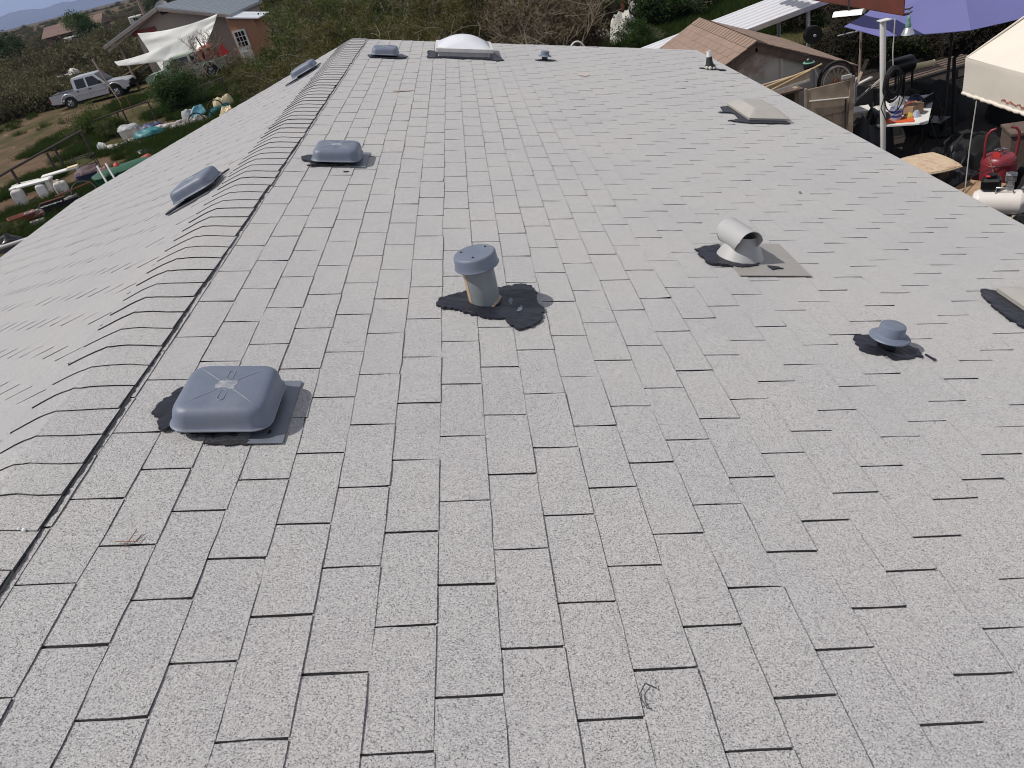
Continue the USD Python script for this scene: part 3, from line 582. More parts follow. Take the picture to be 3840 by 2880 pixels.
tar_sheet(t, [[2.485, 2.509], [2.543, 2.552], [2.626, 2.571], [2.616, 2.43], [2.66, 2.37], [2.752, 2.335], [2.738, 2.305], [2.649, 2.284], [2.563, 2.32], [2.503, 2.329], [2.487, 2.407]], 31, .009)
tar_sheet(t, [(2.79, 2.296), (2.833, 2.287), (2.848, 2.273), (2.795, 2.258)], 33, .0125, .002)

# mushroom vents
def mushroom(label, u, v, tar, seed):
    t = on_roof('mushroom_vent', label, 'roof vent', u, v, 1, 'mushroom vents')
    g = G(); g.lathe([(.034, .0), (.034, .06)], 24); part('stem', g.mesh(), 'black_rubber', t, smooth=True)
    g = G(); g.lathe([(.03, .056), (.066, .051), (.075, .048), (.0775, .051), (.0745, .0555), (.058, .0595), (.0505, .064), (.0492, .072), (.0485, .097), (.0465, .103), (.040, .1065), (.02, .1078), (.0005, .108)], 40); part('cap', g.mesh(), 'vent_plastic', t, smooth=40)
    tar_sheet(t, tar, seed)
    return t
mt = [[2.875, 1.595], [2.926, 1.606], [2.996, 1.595], [3.06, 1.542], [3.083, 1.477], [3.079, 1.424], [3.045, 1.435], [3.014, 1.417], [2.959, 1.411], [2.936, 1.435], [2.892, 1.449], [2.863, 1.478], [2.854, 1.535]]
mv = mushroom('grey hat-shaped vent in a black tar patch on the near right slope', 2.972, 1.505, mt, 51)
tar_sheet(mv, [(3.10, 1.445), (3.107, 1.44), (3.122, 1.405), (3.113, 1.40)], 9, .006, .003, 'tar', .003, 'tar_flake')
mushroom('tiny grey hat-shaped vent right of the white dome skylight', 2.37, 8.40, [(2.25, 8.38), (2.32, 8.44), (2.42, 8.45), (2.50, 8.42), (2.49, 8.36), (2.4, 8.35), (2.3, 8.34)], 52)

# low tan hoods
def tan_hood(label, u, v, w, d, tar, seed, h=.085):
    t = on_roof('low_hood_vent', label, 'roof vent', u, v, 1, 'low tan hood vents')
    rings = [(rrect(w / 2, d / 2, .02, 2), .012), (rrect(w / 2 + .004, d / 2 + .004, .02, 2), .03), (rrect(w / 2 - .075, d / 2 - .09, .02, 2) + [.0, .03], h), (rrect(w / 2 - .09, d / 2 - .11, .02, 2) + [.0, .03], h + .002)]
    part('hood', loft(rings), 'tan_metal', t, smooth=25)
    g = G(); g.box((0, 0, .006), (w + .06, d + .05, .003)); part('flange', g.mesh(), 'tan_metal', t)
    tar_sheet(t, tar, seed)
tan_hood('low tan metal hood vent with a black tar edge near the right eave', 3.985, 5.77, .36, .60, [[3.722, 5.99], [3.83, 6.07], [3.86, 5.85], [3.87, 5.6], [4.1, 5.56], [4.15, 5.40], [4.0, 5.385], [3.768, 5.375], [3.721, 5.399], [3.616, 5.45], [3.743, 5.53], [3.76, 5.77], [3.619, 5.77], [3.70, 5.82]], 61)
tan_hood('tan metal vent cut by the right edge of the picture with a wide tar band', 4.0, 1.82, .46, .42, [[3.714, 2.058], [3.749, 2.043], [3.82, 2.025], [3.84, 1.75], [3.80, 1.62], [3.674, 1.66], [3.666, 1.698], [3.65, 1.765], [3.657, 1.869], [3.67, 1.961]], 62, .05)

# skylight
t = on_roof('dome_skylight', 'white acrylic dome skylight on a square curb at the far rake', 'skylight', 1.43, 8.74)
o, i_ = rrect(.305, .305, .012, 2), rrect(.27, .27, .012, 2)
part('curb', loft([(o, -.02), (o, .085), (i_, .085)], cap_top=False), 'skylight_frame', t)
o2 = rrect(.335, .335, .014, 2)
part('frame', loft([(o, .06), (o2, .06), (o2, .098), (i_, .102)], cap_top=False), 'skylight_frame', t)
rings = []
for k in range(12):
    a = k / 11 * PI / 2; s = math.cos(a); rings.append((rrect(.31 * s + .002, .31 * s + .002, min(.31 * s + .002, .07 + .24 * (k / 11)) * .98, 6), .095 + .118 * (1 - s ** 2.3)))
part('dome', loft(rings), 'white_acrylic', t, smooth=True)
tar_sheet(t, [(1.01, 8.30), (1.02, 8.55), (1.0, 8.84), (1.10, 8.85), (1.13, 8.45), (1.4, 8.42), (1.72, 8.43), (1.745, 8.83), (1.80, 8.8), (1.88, 8.3), (1.8, 8.25), (1.6, 8.33), (1.4, 8.30), (1.2, 8.33)], 71, amp=.02)

# plumbing stub
t = thing('plumbing_stub', 'short white tipped pipe in a black boot at the far right corner of the roof', 'vent pipe', roofp((4.286, 8.16, 0)))
g = G(); g.lathe([(.07, -.03), (.062, .03), (.04, .07), (.03, .14)], 20); part('boot', g.mesh(), 'black_rubber', t, smooth=True)
g = G(); g.lathe([(.026, .0), (.026, .2), (.02, .205), (.02, .1)], 18); part('pipe', g.mesh(), 'white_cap', t, smooth=True)
g = G(); g.tm(trimesh.util.concatenate([trimesh.creation.icosphere(1, .022).apply_translation((.055 * math.cos(a), .055 * math.sin(a) , .02 + .012 * math.sin(a * 2))) for a in np.linspace(0, 6, 9)])); part('splatter', g.mesh(), 'dirty_white', t)
tar_sheet(t, [(4.15, 8.17), (4.2, 8.2), (4.3, 8.22), (4.38, 8.15), (4.45, 8.06), (4.42, 8.03), (4.33, 8.08), (4.2, 8.12)], 81)

# small litter on the roof
g = G(); g.tube(roofp([(1.684, .016, .010), (1.663, .025, .014), (1.660, .024, .014), (1.648, .008, .010), (1.647, -.01, .009), (1.654, -.030, .009), (1.663, -.034, .012)]), .0013, 6)
solo('bent_wire', g.mesh(), 'wire_dark', 'thin bent dark wire lying on the nearest shingles', 'wire', smooth=True)
lf = G(); p_ = roofp([(3.428, 3.49, .007), (3.44, 3.505, .014), (3.45, 3.49, .010), (3.44, 3.475, .008), (3.44, 3.49, .017)]); lf.add(p_, [(0, 4, 1), (1, 4, 2), (2, 4, 3), (3, 4, 0), (0, 1, 3), (1, 2, 3)])
solo('dry_leaf', lf.mesh(), 'dead_leaf', 'small curled brown leaf on the open right slope', 'leaf')
g = G()
for a, b in (((.40, .50, .008), (.46, .49, .016)), ((.43, .48, .008), (.445, .53, .02)), ((.45, .49, .012), (.46, .52, .012))): g.tube(roofp([a, b]), .0013, 5)
solo('dry_twig', g.mesh(), 'dead_leaf', 'tiny dry forked twig caught on a slot below the near box vent', 'twig')
g = G(); g.tm(trimesh.creation.icosphere(1, .006), rotm(loc=roofp((.16, .545, .012)))); g.tm(trimesh.creation.icosphere(1, .004), rotm(loc=roofp((.145, .55, .013))))
solo('bird_dropping', g.mesh(), 'white_cap', 'small white dropping on the ridge cap at the lower left', 'dropping')

# ------------------------------------------------------------------ vegetation
rv = np.random.RandomState(11)
def leaf_quads(centers, size, seed, flat=0.0, aspect=0.6):
    r = np.random.RandomState(seed); n = len(centers)
    a = r.normal(size=(n, 3)); a /= np.linalg.norm(a, axis=1, keepdims=True); b = r.normal(size=(n, 3)); b[:, 2] *= (1 - flat); a[:, 2] *= (1 - flat)
    b = np.cross(a, b); b /= np.linalg.norm(b, axis=1, keepdims=True) + 1e-9
    s = size * r.uniform(0.6, 1.4, (n, 1))
    v = np.stack([centers - a * s, centers + b * s * aspect, centers + a * s, centers - b * s * aspect], 1).reshape(-1, 3)
    k = np.arange(n)[:, None] * 4; return v, np.vstack([k + [0, 1, 2], k + [0, 2, 3]])
def twig_tris(p0, p1, w, seed):
    r = np.random.RandomState(seed); d = p1 - p0; q = r.normal(size=d.shape); s = np.cross(d, q); s /= np.linalg.norm(s, axis=1, keepdims=True) + 1e-9
    s2 = np.cross(d, s); s2 /= np.linalg.norm(s2, axis=1, keepdims=True) + 1e-9; w = np.broadcast_to(np.asarray(w, float).reshape(-1, 1), (len(d), 1))
    v = np.stack([p0 + s * w, p0 - s * w * .5 + s2 * w * .8, p0 - s * w * .5 - s2 * w * .8, p1], 1).reshape(-1, 3); k = np.arange(len(d))[:, None] * 4
    return v, np.vstack([k + [0, 1, 3], k + [1, 2, 3], k + [2, 0, 3]])
def grow(seed, h, spread, nlimb=6, depth=4, lean=0.0, r0=0.07, droop=0.0, start=0.12):
    """branching skeleton; returns segments (p0, p1, r) by level and the twig tips"""
    r = np.random.RandomState(seed); segs = []; tips = []
    def go(p, d, L, rad, lev):
        k = 4; q = p
        for i in range(k):
            d = d + r.normal(0, 0.20, 3) + np.array([0, 0, 0.04 - droop * lev]); d /= np.linalg.norm(d); e = q + d * L / k
            segs.append((q, e, rad * (1 - 0.13 * i), lev)); q = e
            if lev < depth and i >= 1:
                for _ in range(2 if lev < 2 else r.randint(1, 4)):
                    dd = d + r.normal(0, 0.75, 3); dd[2] = dd[2] * 0.8 + 0.1; dd /= np.linalg.norm(dd); go(q, dd, L * r.uniform(0.42, 0.68), rad * 0.5, lev + 1)
            if lev >= depth - 1: tips.append(q)
    for i in range(nlimb):
        a = 2 * PI * i / nlimb + r.normal(0, 0.3); t = r.uniform(0.25, 0.95) * spread
        d = np.array([math.cos(a) * t + lean, math.sin(a) * t, 1.0]); d /= np.linalg.norm(d)
        go(np.array([r.normal(0, .08), r.normal(0, .08), 0.0]), d, h * r.uniform(0.5, 0.75), r0 * r.uniform(0.6, 1), 0)
    return segs, np.array(tips)
def tree_parts(seed, h, spread, nleaf, leafsize, depth=3, nlimb=6, r0=0.07, jit=0.16, ntwig=2500, twigw=0.006, clumps=None, flat=0.0, droop=0.0):
    segs, tips = grow(seed, h, spread, nlimb, depth, r0=r0, droop=droop); r = np.random.RandomState(seed + 1)
    z = max(t[2] for t in tips); sc = h / z; segs = [(a * sc, b * sc, c, l) for a, b, c, l in segs]; tips = tips * sc
    g = G()
    for a, b, c, l in segs:
        if l <= 1: g.tube([a, b], [c, c * 0.85], 5, caps=False)
    th = [(a, b, c) for a, b, c, l in segs if l >= 2]
    if th: g.add(*twig_tris(np.array([t[0] for t in th]), np.array([t[1] for t in th]), np.array([max(t[2], twigw) for t in th]), seed))
    p = tips[r.randint(len(tips), size=ntwig)]; d = r.normal(size=(ntwig, 3)); d[:, 2] = d[:, 2] * .7 + .25; d *= r.uniform(.1, .38, (ntwig, 1)) / np.linalg.norm(d, axis=1, keepdims=True) * (h / 3.5)
    g.add(*twig_tris(p, p + d, np.full(ntwig, twigw), seed + 2))
    # leaves gather on some tips more than others: light and dark clumps, gaps between
    wgt = np.clip(meshkit.fbm(tips * 1.1, 3, seed) - 0.30, 0.02, 1) ** 1.6; wgt /= wgt.sum()
    c = tips[r.choice(len(tips), nleaf, p=wgt)] + r.normal(0, jit, (nleaf, 3)) * [1, 1, 0.75]; c = c[c[:, 2] > 0.06]
    return g.mesh(), leaf_quads(c, leafsize, seed + 4, flat)
def plant(name, label, cat, loc, trunk, crown, tm_, cm_, rz=0.0, scale=None, group=None, tname='trunk', cname='crown'):
    t = thing(name, label, cat, loc, rz, group, scale=scale); part(tname, trunk, tm_, t); part(cname, crown, cm_, t); return t
# --- the mesquite thicket behind the far rake
tA = tree_parts(1, 3.6, 1.1, 10500, .050, ntwig=4200, twigw=.005)
tB = tree_parts(2, 3.2, 1.3, 7000, .050, ntwig=6500, twigw=.006)
tC = tree_parts(3, 3.8, 1.0, 13000, .055, ntwig=3000)
tD = tree_parts(4, 2.4, 1.2, 9000, .050, ntwig=2500, r0=.04)
thick = 'bare-branched mesquites behind the far roof edge'
kinds = {'a': ('olive_mesquite', tA, 'twig', 'leaf_olive'), 'b': ('bare_mesquite', tB, 'bark', 'leaf_brown'), 'c': ('palo_verde', tC, 'twig', 'leaf_green'), 'd': ('green_bush', tD, 'twig', 'leaf_deep')}
shared = {'a': ('olive leafed mesquite in the thicket behind the far roof edge', 'olive mesquites in the thicket'), 'b': ('nearly bare brown mesquite in the thicket behind the far roof edge', 'bare mesquites in the thicket'),
          'c': ('yellow green palo verde in the thicket behind the far roof edge', 'palo verdes in the thicket'), 'd': ('low dark green bush under the thicket behind the far roof edge', 'green bushes under the thicket')}
kinds['e'] = ('dark_brush', tB, 'bark_dark', 'leaf_dark'); shared['e'] = ('brown brush with shade put into its colour beyond the brown roofed shed', 'shade darkened brush beyond the shed')  # same mesh as the bare mesquite, recoloured dark in place of shade
KIND = {'a': 'olive mesquite', 'b': 'nearly bare brown mesquite', 'c': 'green palo verde', 'd': 'dark green bush', 'e': 'shade darkened brown bush'}; seen = {}; NTH = {}
OWN = {(-9.5, 38.0): 'small olive mesquite directly below the orange lean-to door', (-10.4, 41.0): 'small olive mesquite at the tail of the pale green pickup', (-8.5, 35.0): 'small olive mesquite above the cream sack by the left slope', (-7.0, 31.0): 'small olive mesquite peeking over the left slope above the far left vent', (-7.6, 36.5): 'small olive mesquite below the right corner of the orange lean-to', (-8.2, 40.5): 'small olive mesquite touching the right wall of the orange lean-to', (-11.9, 44.0): 'small olive mesquite between the pale green pickup and the orange lean-to'}
first = {}
def put(kind, x, y, s=1.0, rz=None, label=None, cat=None, group=None, z=0.0, dry=False):
    nm, tr, tm_, cm_ = kinds[kind]; rz = (0.0 if dry else rv.uniform(0, 6.28)) if rz is None else rz
    lab, grp = shared[kind]; grp = grp if label is None else group
    if label is None:
        az = (x - 1.55) / (y + .96); lab0 = KIND[kind]
        where = 'by the orange lean-to' if az < -.19 else 'above the far end of the ridge' if az < -.125 else 'above the farthest box vent' if az < -.06 else 'above the dome skylight' if az < .04 else 'above the tiny hat vent' if az < .12 else 'left of the carport roof' if az < .33 else 'above the black drum' if az < .52 else 'behind the white pole' if az < .62 else 'behind the blue umbrella'
        size = 'small' if s < .62 else 'tall' if s > 1.12 else 'mid sized'
        row = 'front row' if y < 24.6 else 'second row' if y < 32.5 else 'third row' if y < 41.5 else 'back row' if y < 51 else 'hindmost row'
        label_ = OWN.get((x, y)) or '%s %s in the %s %s' % (size, lab0, row, where)
        seen.setdefault(label_, []).append((x, y, size))
        if label_ in NTH: q = NTH[label_]; label_ = q[[(u[0], u[1]) for u in q[0]].index((x, y)) + 1] + ' ' + label_
        lab = label_
        if dry: return None
    cat = cat or ('bush' if kind == 'd' else 'tree')
    if kind not in first:
        t = first[kind] = plant(nm, label or lab, cat, (x, y, z), tr[0], tr[1], tm_, cm_, rz, s, grp); return t
    was = first[kind]; r = copy_of(was, label or lab, (x, y, z), rz, s, grp)
    r.SetCustomDataByKey('category', cat)
    if grp is None: r.ClearCustomDataByKey('group')
    return r
# rows of the thicket, nearest first
THICKET = [('a', -2.7, 22.0, .85), ('a', -3.8, 27.0, .9), ('c', -4.5, 31.0, .95), ('a', -5.0, 34.0, 1.0), ('c', -5.6, 37.0, 1.0), ('c', -6.2, 44.0, 1.25), ('a', -7.6, 52.0, 1.4),
                       ('a', -9.5, 38.0, .42), ('a', -10.4, 41.0, .42), ('a', -8.5, 35.0, .42), ('d', -10.0, 44.0, .6), ('a', -7.0, 31.0, .4), ('a', -11.9, 44.0, .4), ('a', -7.6, 36.5, .5), ('a', -8.2, 40.5, .55), ('d', -6.2, 33.0, .55),
                       ('a', -.8, 23.6, .85), ('b', 1.0, 22.0, .8), ('b', 2.8, 24.0, .95), ('b', 4.2, 26.5, .95), ('b', 3.4, 30.0, 1.1), ('d', -1.0, 20.6, .6), ('d', 4.6, 22.5, .5),
                       ('a', -1.6, 28.0, .95), ('a', 1.0, 28.6, .95), ('c', -2.2, 33.0, 1.05), ('a', .8, 34.0, 1.1), ('b', 5.6, 32.5, 1.0), ('c', -2.6, 39.5, 1.2), ('a', .6, 40.5, 1.2), ('c', 3.6, 39.5, 1.2), ('a', 6.6, 41.0, 1.1),
                       ('c', -2.8, 47, 1.35), ('a', .8, 48, 1.35), ('c', 4.4, 48.5, 1.35), ('a', 8.4, 49, 1.3), ('c', -3.2, 56, 1.5), ('c', 2, 57, 1.5), ('a', 7, 58, 1.5), ('a', -12.5, 66, 1.5), ('c', -8.5, 68, 1.6),
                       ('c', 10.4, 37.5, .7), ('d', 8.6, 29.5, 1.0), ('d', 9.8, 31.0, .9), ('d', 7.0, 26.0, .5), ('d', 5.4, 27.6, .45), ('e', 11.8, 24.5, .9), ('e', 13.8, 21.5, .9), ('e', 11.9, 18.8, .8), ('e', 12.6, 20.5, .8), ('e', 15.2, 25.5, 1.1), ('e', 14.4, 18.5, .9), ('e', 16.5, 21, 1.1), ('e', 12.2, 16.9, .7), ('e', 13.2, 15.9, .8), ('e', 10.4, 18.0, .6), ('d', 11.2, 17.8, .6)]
for dry in (True, False):
    for kind, x, y, s in THICKET: put(kind, x, y, s, dry=dry)
    for k_, q_ in list(seen.items()):
        if dry and len(q_) > 1: NTH[k_] = [q_] + (lambda o, w: [w[o.index(i)] for i in range(len(q_))])(sorted(range(len(q_)), key=lambda i: q_[i][0]), ['left', 'right'] if len(q_) == 2 else ['leftmost', 'middle', 'rightmost'] if len(q_) == 3 else ['leftmost', 'second', 'third', 'fourth', 'fifth', 'sixth', 'seventh'][:len(q_)])
    if dry: seen = {}
# --- shrubs in the left yard
t5 = tree_parts(21, 2.4, 1.25, 15000, .040, ntwig=1500, r0=.03, jit=.2)
plant('broom_shrub', 'big rounded dark green shrub in front of the pale green pickup', 'shrub', (-13.6, 38.9, 0), t5[0], t5[1], 'twig', 'leaf_deep', 0.4, (1.05, 1.05, .95), tname='stems')
t6 = tree_parts(22, 1.5, 1.3, 8000, .034, ntwig=900, r0=.02, jit=.16)
sh = plant('low_shrub', 'bright green shrub between the railing end and the silver pickup', 'shrub', (-17.3, 37.6, 0), t6[0], t6[1], 'twig', 'leaf_green', 0.0, (1.15, 1.15, 1.0), tname='stems')
copy_of(sh, 'smaller yellow green shrub beside the white sheet at the end of the railing', (-15.6, 35.7, 0), 1.3, (.75, .75, .75))
copy_of(sh, 'leafy green weed clump left of the red wheelbarrow', (-13.3, 21.5, 0), 2.2, (.6, .6, .35))
copy_of(sh, 'green bush at the left roof edge behind the long white sheet and cream tarp', (-9.3, 38.2, 0), 4.2, (1.2, 1.2, 1.1))
# a bare branch crossing the white tarp
segs, tips = grow(77, 1.6, .9, 4, 3, r0=.03); g = G()
for a, b, c, l in segs: g.tube([a, b], [max(c, .006), max(c * .8, .005)], 4, caps=False)
t = thing('bare_sapling', 'leafless sapling with thin branches in front of the white tarp', 'tree', (-14.4, 48.2, 0), 1.0, scale=(1.3, 1.3, 1.75)); part('branches', g.mesh(), 'bark', t)
segs, tips = grow(79, 1.6, 1.0, 3, 2, r0=.016); g = G()
for a, b, c, l in segs: g.tube([a, b], [max(c, .0035), max(c * .8, .003)], 4, caps=False)
t = thing('bare_tree', 'few bare pale branches rising just left of the dome skylight', 'tree', (-.6, 21.4, 0), .4, scale=(2.3, 2.3, 1.75)); part('branches', g.mesh(), 'twig', t)
for (x, y, s_, r_, lb) in ((2.7, 22.0, 1.9, 2.1, 'few bare pale branches rising right of the dome skylight'), (3.9, 24.6, 2.0, 4.4, 'few bare pale branches spreading above the tiny hat vent'), (-3.0, 24.5, 1.75, 5.2, 'few bare pale branches above the far end of the ridge')):
    copy_of(t, lb, (x, y, 0), r_, (s_ * 1.25, s_ * 1.25, s_ * .95))

# grass and weeds, as masses
def tuft(seed, n, h, spread, w=.006):
    r = np.random.RandomState(seed); p = np.c_[r.normal(0, spread, (n, 2)), np.zeros(n)]; d = np.c_[r.normal(0, .35, (n, 2)), np.ones(n)]; L = h * r.uniform(.4, 1.2, (n, 1)); s = np.c_[r.normal(size=(n, 2)), np.zeros(n)]; s /= np.linalg.norm(s, axis=1, keepdims=True)
    m = p + d * L * .55; e = p + d * L + np.c_[r.normal(0, .25, (n, 2)) * L, -L * .1]
    v = np.stack([p - s * w, p + s * w, m + s * w * .8, m - s * w * .8, e], 1).reshape(-1, 3); k = np.arange(n)[:, None] * 5
    return v, np.vstack([k + [0, 1, 2], k + [0, 2, 3], k + [3, 2, 4]])
def scatter(name, label, cat, protos, matname, pts, scales, kind='stuff'):
    pi = UsdGeom.PointInstancer.Define(stage, '/World/' + numbered('/World', name)); rels = []
    for i, pm in enumerate(protos): rels.append(part('clump', pm, matname, pi).GetPath() if False else usdkit.mesh(stage, P(pi) + '/clump_%03d' % (i + 1), pm, M[matname]).GetPath())
    pi.CreatePrototypesRel().SetTargets(rels); n = len(pts); r = np.random.RandomState(n)
    pi.CreateProtoIndicesAttr(Vt.IntArray.FromNumpy(r.randint(len(protos), size=n).astype(np.int32)))
    pi.CreatePositionsAttr(Vt.Vec3fArray.FromNumpy(np.asarray(pts, np.float32))); pi.CreateScalesAttr(Vt.Vec3fArray.FromNumpy((np.asarray(scales)[:, None] * np.ones(3)).astype(np.float32)))
    a = r.uniform(0, 2 * PI, n) / 2; q = np.zeros((n, 4), np.float16)
    pi.CreateOrientationsAttr(Vt.QuathArray([Gf.Quath(float(math.cos(x)), 0, 0, float(math.sin(x))) for x in a]))
    tags(pi.GetPrim(), label, cat, None, kind)
def area(n, x0, x1, y0, y1, seed, dens=0.0, sc=.35):
    r = np.random.RandomState(seed); p = np.c_[r.uniform(x0, x1, n), r.uniform(y0, y1, n)]; q = np.c_[p, np.zeros(n)]
    k = meshkit.fbm(q * sc, 3, seed) > dens; p = p[k]; return np.c_[p, gheight(p[:, 0], p[:, 1])]
protos = [tuft(s, 60, .26, .13) for s in (1, 2, 3)]
pts = np.vstack([area(5200, -17.5, -7.5, 19.5, 37.5, 4, .40), area(1400, -21, -12, 36, 50, 5, .5), area(1500, -15, -8, 38, 50, 6, .42), area(700, -34, -22, 27, 60, 7, .56)])
scatter('weeds', 'green weeds and grass growing through the junk in the left yard', 'grass', protos, 'blade_green', pts, np.random.RandomState(3).uniform(.6, 1.5, len(pts)))
pts = np.vstack([area(2600, 5.5, 12.5, 19, 36, 9, .36), area(900, 3.5, 6, 14, 26, 10, .40)])
scatter('lush_grass', 'lush green grass beyond the brown roofed shed', 'grass', protos, 'blade_green', pts, np.random.RandomState(4).uniform(.8, 1.7, len(pts)))
# desert scrub running to the horizon
sp = []
for s in (31, 32, 33):
    a, b = tree_parts(s, 1.15, 1.7, 1500, .058, depth=2, nlimb=6, r0=.02, ntwig=260, twigw=.012, jit=.22); g = G(); g.add(*a); g.add(*b); sp.append(g.mesh())
r = np.random.RandomState(8); n = 9000; az = np.radians(r.uniform(-38, -2, n)); d = 62 * (900 / 62) ** (r.uniform(0, 1, n) ** 0.85)
p = np.c_[1.5 + d * np.sin(az), d * np.cos(az)]; keep = (meshkit.fbm(np.c_[p, p[:, :1] * 0] * .03, 3, 5) > .38) & ~((p[:, 0] > -25) & (p[:, 0] < -9) & (p[:, 1] < 70)); p = p[keep]; p = np.c_[p, gheight(p[:, 0], p[:, 1])]
scatter('desert_scrub', 'olive brown desert scrub spreading to the horizon', 'scrub', sp, 'leaf_scrub', p, r.uniform(.55, 1.6, len(p)) * np.where(r.rand(len(p)) < .06, 1.6, 1))
p2 = area(240, -45, -23, 55, 66, 12, .40, .15); scatter('roadside_scrub', 'darker scrub behind the silver pickup', 'scrub', sp, 'leaf_scrub', p2, np.random.RandomState(6).uniform(.7, 1.4, len(p2)))
# a few single crowns against the sky
for x, y, s, lab in ((-64.5, 118, 1.5, 'round dark tree standing alone on the skyline at the far left'), (-69, 158, 1.6, 'round tree left of the brown roofed far house'), (-80, 230, 2.2, 'dark tree right of the brown roofed far house on the skyline')):
    put('d', x, y, s * 1.5, None, lab, 'tree', z=float(gheight(np.array([x]), np.array([y]))[0]) - .1)

# ------------------------------------------------------------------ stucco house and what stands round it
def tri(x): return np.array(x, float)
hx0, hx1, hy0, hy1 = -19.9, -13.75, 53.8, 63.0; ax0 = -17.75; ez, pz = 2.86, 4.32
hs = thing('stucco_house', 'tan stucco house with grey metal gable roof at the upper left', 'house', (0, 0, 0))
w = G(); w.prism(Polygon([(hx0, 0), (hx1, 0), (hx1, ez), (ax0, pz - .12), (hx0, ez + .45)]), 0, .2, rotm(loc=(0, hy0 + .2, 0)) @ XZ); part('wall', w.mesh(), 'stucco_tan', hs, label='gable wall facing the yard')
w = G(); w.box((hx1 - .1, (hy0 + hy1) / 2 + .1, ez / 2), (.2, hy1 - hy0 - .2, ez)); part('wall', w.mesh(), 'stucco_tan', hs)
w = G(); w.box((hx0 + .1, (hy0 + hy1) / 2 + .1, ez / 2), (.2, hy1 - hy0 - .2, ez)); w.prism(Polygon([(hx0, 0), (hx1, 0), (hx1, ez), (ax0, pz - .12), (hx0, ez + .45)]), 0, .2, rotm(loc=(0, hy1, 0)) @ XZ); part('wall', w.mesh(), 'stucco_tan', hs)
def slope_slab(xa, za, xb, zb, y0, y1, t):
    g = G(); v = [(xa, y0, za), (xb, y0, zb), (xb, y1, zb), (xa, y1, za)]; v = np.array(v + [(x, y, z - t) for x, y, z in v]); return g.add(v, [(0, 1, 2, 3), (7, 6, 5, 4), (0, 4, 5, 1), (1, 5, 6, 2), (2, 6, 7, 3), (3, 7, 4, 0)])
def ribs(g, xa, za, xb, zb, y0, y1, n, h=.03, w=.05):
    for k in range(n + 1):
        y = y0 + (y1 - y0) * k / n; g.bar((xa, y, za + h / 2), (xb, y, zb + h / 2), w, h)
    return g
rm = slope_slab(ax0, pz + .05, -13.55, 2.98, 53.3, 63.3, .06); ribs(rm, ax0, pz + .05, -13.55, 2.98, 53.35, 63.25, 26); rf = part('roof', rm.mesh(), 'metal_roof', hs)
rm = slope_slab(-22.0, 2.97, ax0 - .01, pz + .05, 53.3, 63.3, .06); ribs(rm, -22.0, 2.97, ax0 - .01, pz + .05, 53.35, 63.25, 26); part('roof', rm.mesh(), 'metal_roof', hs)
g = G(); g.bar((ax0, 53.27, pz - .1), (-13.5, 53.27, 2.86), .04, .17); part('rake_board', g.mesh(), 'fascia_wood', hs)
g = G(); g.bar((-22.05, 53.27, 2.86), (ax0, 53.27, pz - .1), .04, .17); part('rake_board', g.mesh(), 'fascia_wood', hs)
g = G(); g.bar((-21.9, 53.42, 2.62), (ax0 - .5, 53.42, 4.0), .1, .14); part('rafter', g.mesh(), 'fascia_wood', hs)
g = G(); g.bar((-13.52, 53.3, 2.88), (-13.52, 63.3, 2.88), .04, .16); part('fascia', g.mesh(), 'metal_roof', hs)
g = G(); g.bar((-21.35, 54.1, 0), (-21.35, 54.1, 2.95), .13); part('porch_post', g.mesh(), 'post_wood', hs, label='slanting porch post of bare wood')
g = G(); g.box((-19.3, 53.74, 3.2), (1.6, .08, .3)); part('rusty_panel', g.mesh(), 'rust_red', hs)
g = G(); g.box((-17.55, 53.76, 3.98), (.5, .06, .22)); part('gable_vent', g.mesh(), 'dark_iron', hs)
lt = thing('stucco_lean_to', 'orange stucco lean-to with white door beside the tan house', 'lean-to')
w = G(); w.box((-12.95, 54.8, 1.22), (1.75, 3.0, 2.44)); part('wall', w.mesh(), 'stucco_orange', lt)
rm = slope_slab(-13.72, 2.86, -11.75, 2.40, 53.1, 56.6, .06); ribs(rm, -13.72, 2.86, -11.75, 2.40, 53.15, 56.55, 4, .025, .04); part('roof', rm.mesh(), 'white_roof', lt)
w = G(); w.prism(Polygon([(-13.82, 2.38), (-12.08, 2.38), (-12.08, 2.41), (-13.82, 2.78)]), 0, .1, rotm(loc=(0, 53.42, 0)) @ XZ); part('wall', w.mesh(), 'stucco_orange', lt, label='strip of wall under the lean-to roof')
d = G(); dx0, dx1 = -13.72, -12.86
d.box(((dx0 + dx1) / 2, 53.26, .5), (dx1 - dx0, .05, 1.0))
for x in (dx0 + .06, dx1 - .06): d.box((x, 53.26, 1.5), (.12, .05, 1.0))
d.box(((dx0 + dx1) / 2, 53.26, 1.95), (dx1 - dx0 - .24, .05, .1)); dr = part('door', d.mesh(), 'white_paint', lt)
for i in range(3):
    for j in range(3):
        g = G(); g.box((dx0 + .225 + i * .205, 53.268, 1.16 + j * .3), (.175, .02, .26)); part('pane', g.mesh(), 'dark_glass', dr)
g = G()
for i in (1, 2): g.box((dx0 + .1225 + i * .205, 53.25, 1.46), (.03, .03, .9))
for j in (1, 2): g.box(((dx0 + dx1) / 2, 53.248, 1.01 + j * .3), (.62, .03, .03))
part('glazing_bar', g.mesh(), 'white_paint', dr)
g = G(); g.box((dx0 + .43, 53.225, .45), (.5, .02, .5)); part('door_panel', g.mesh(), 'dirty_white', dr)
g = G(); g.tm(trimesh.creation.icosphere(2, .04), rotm(loc=(dx1 - .07, 53.2, .95))); part('handle', g.mesh(), 'dark_iron', dr)
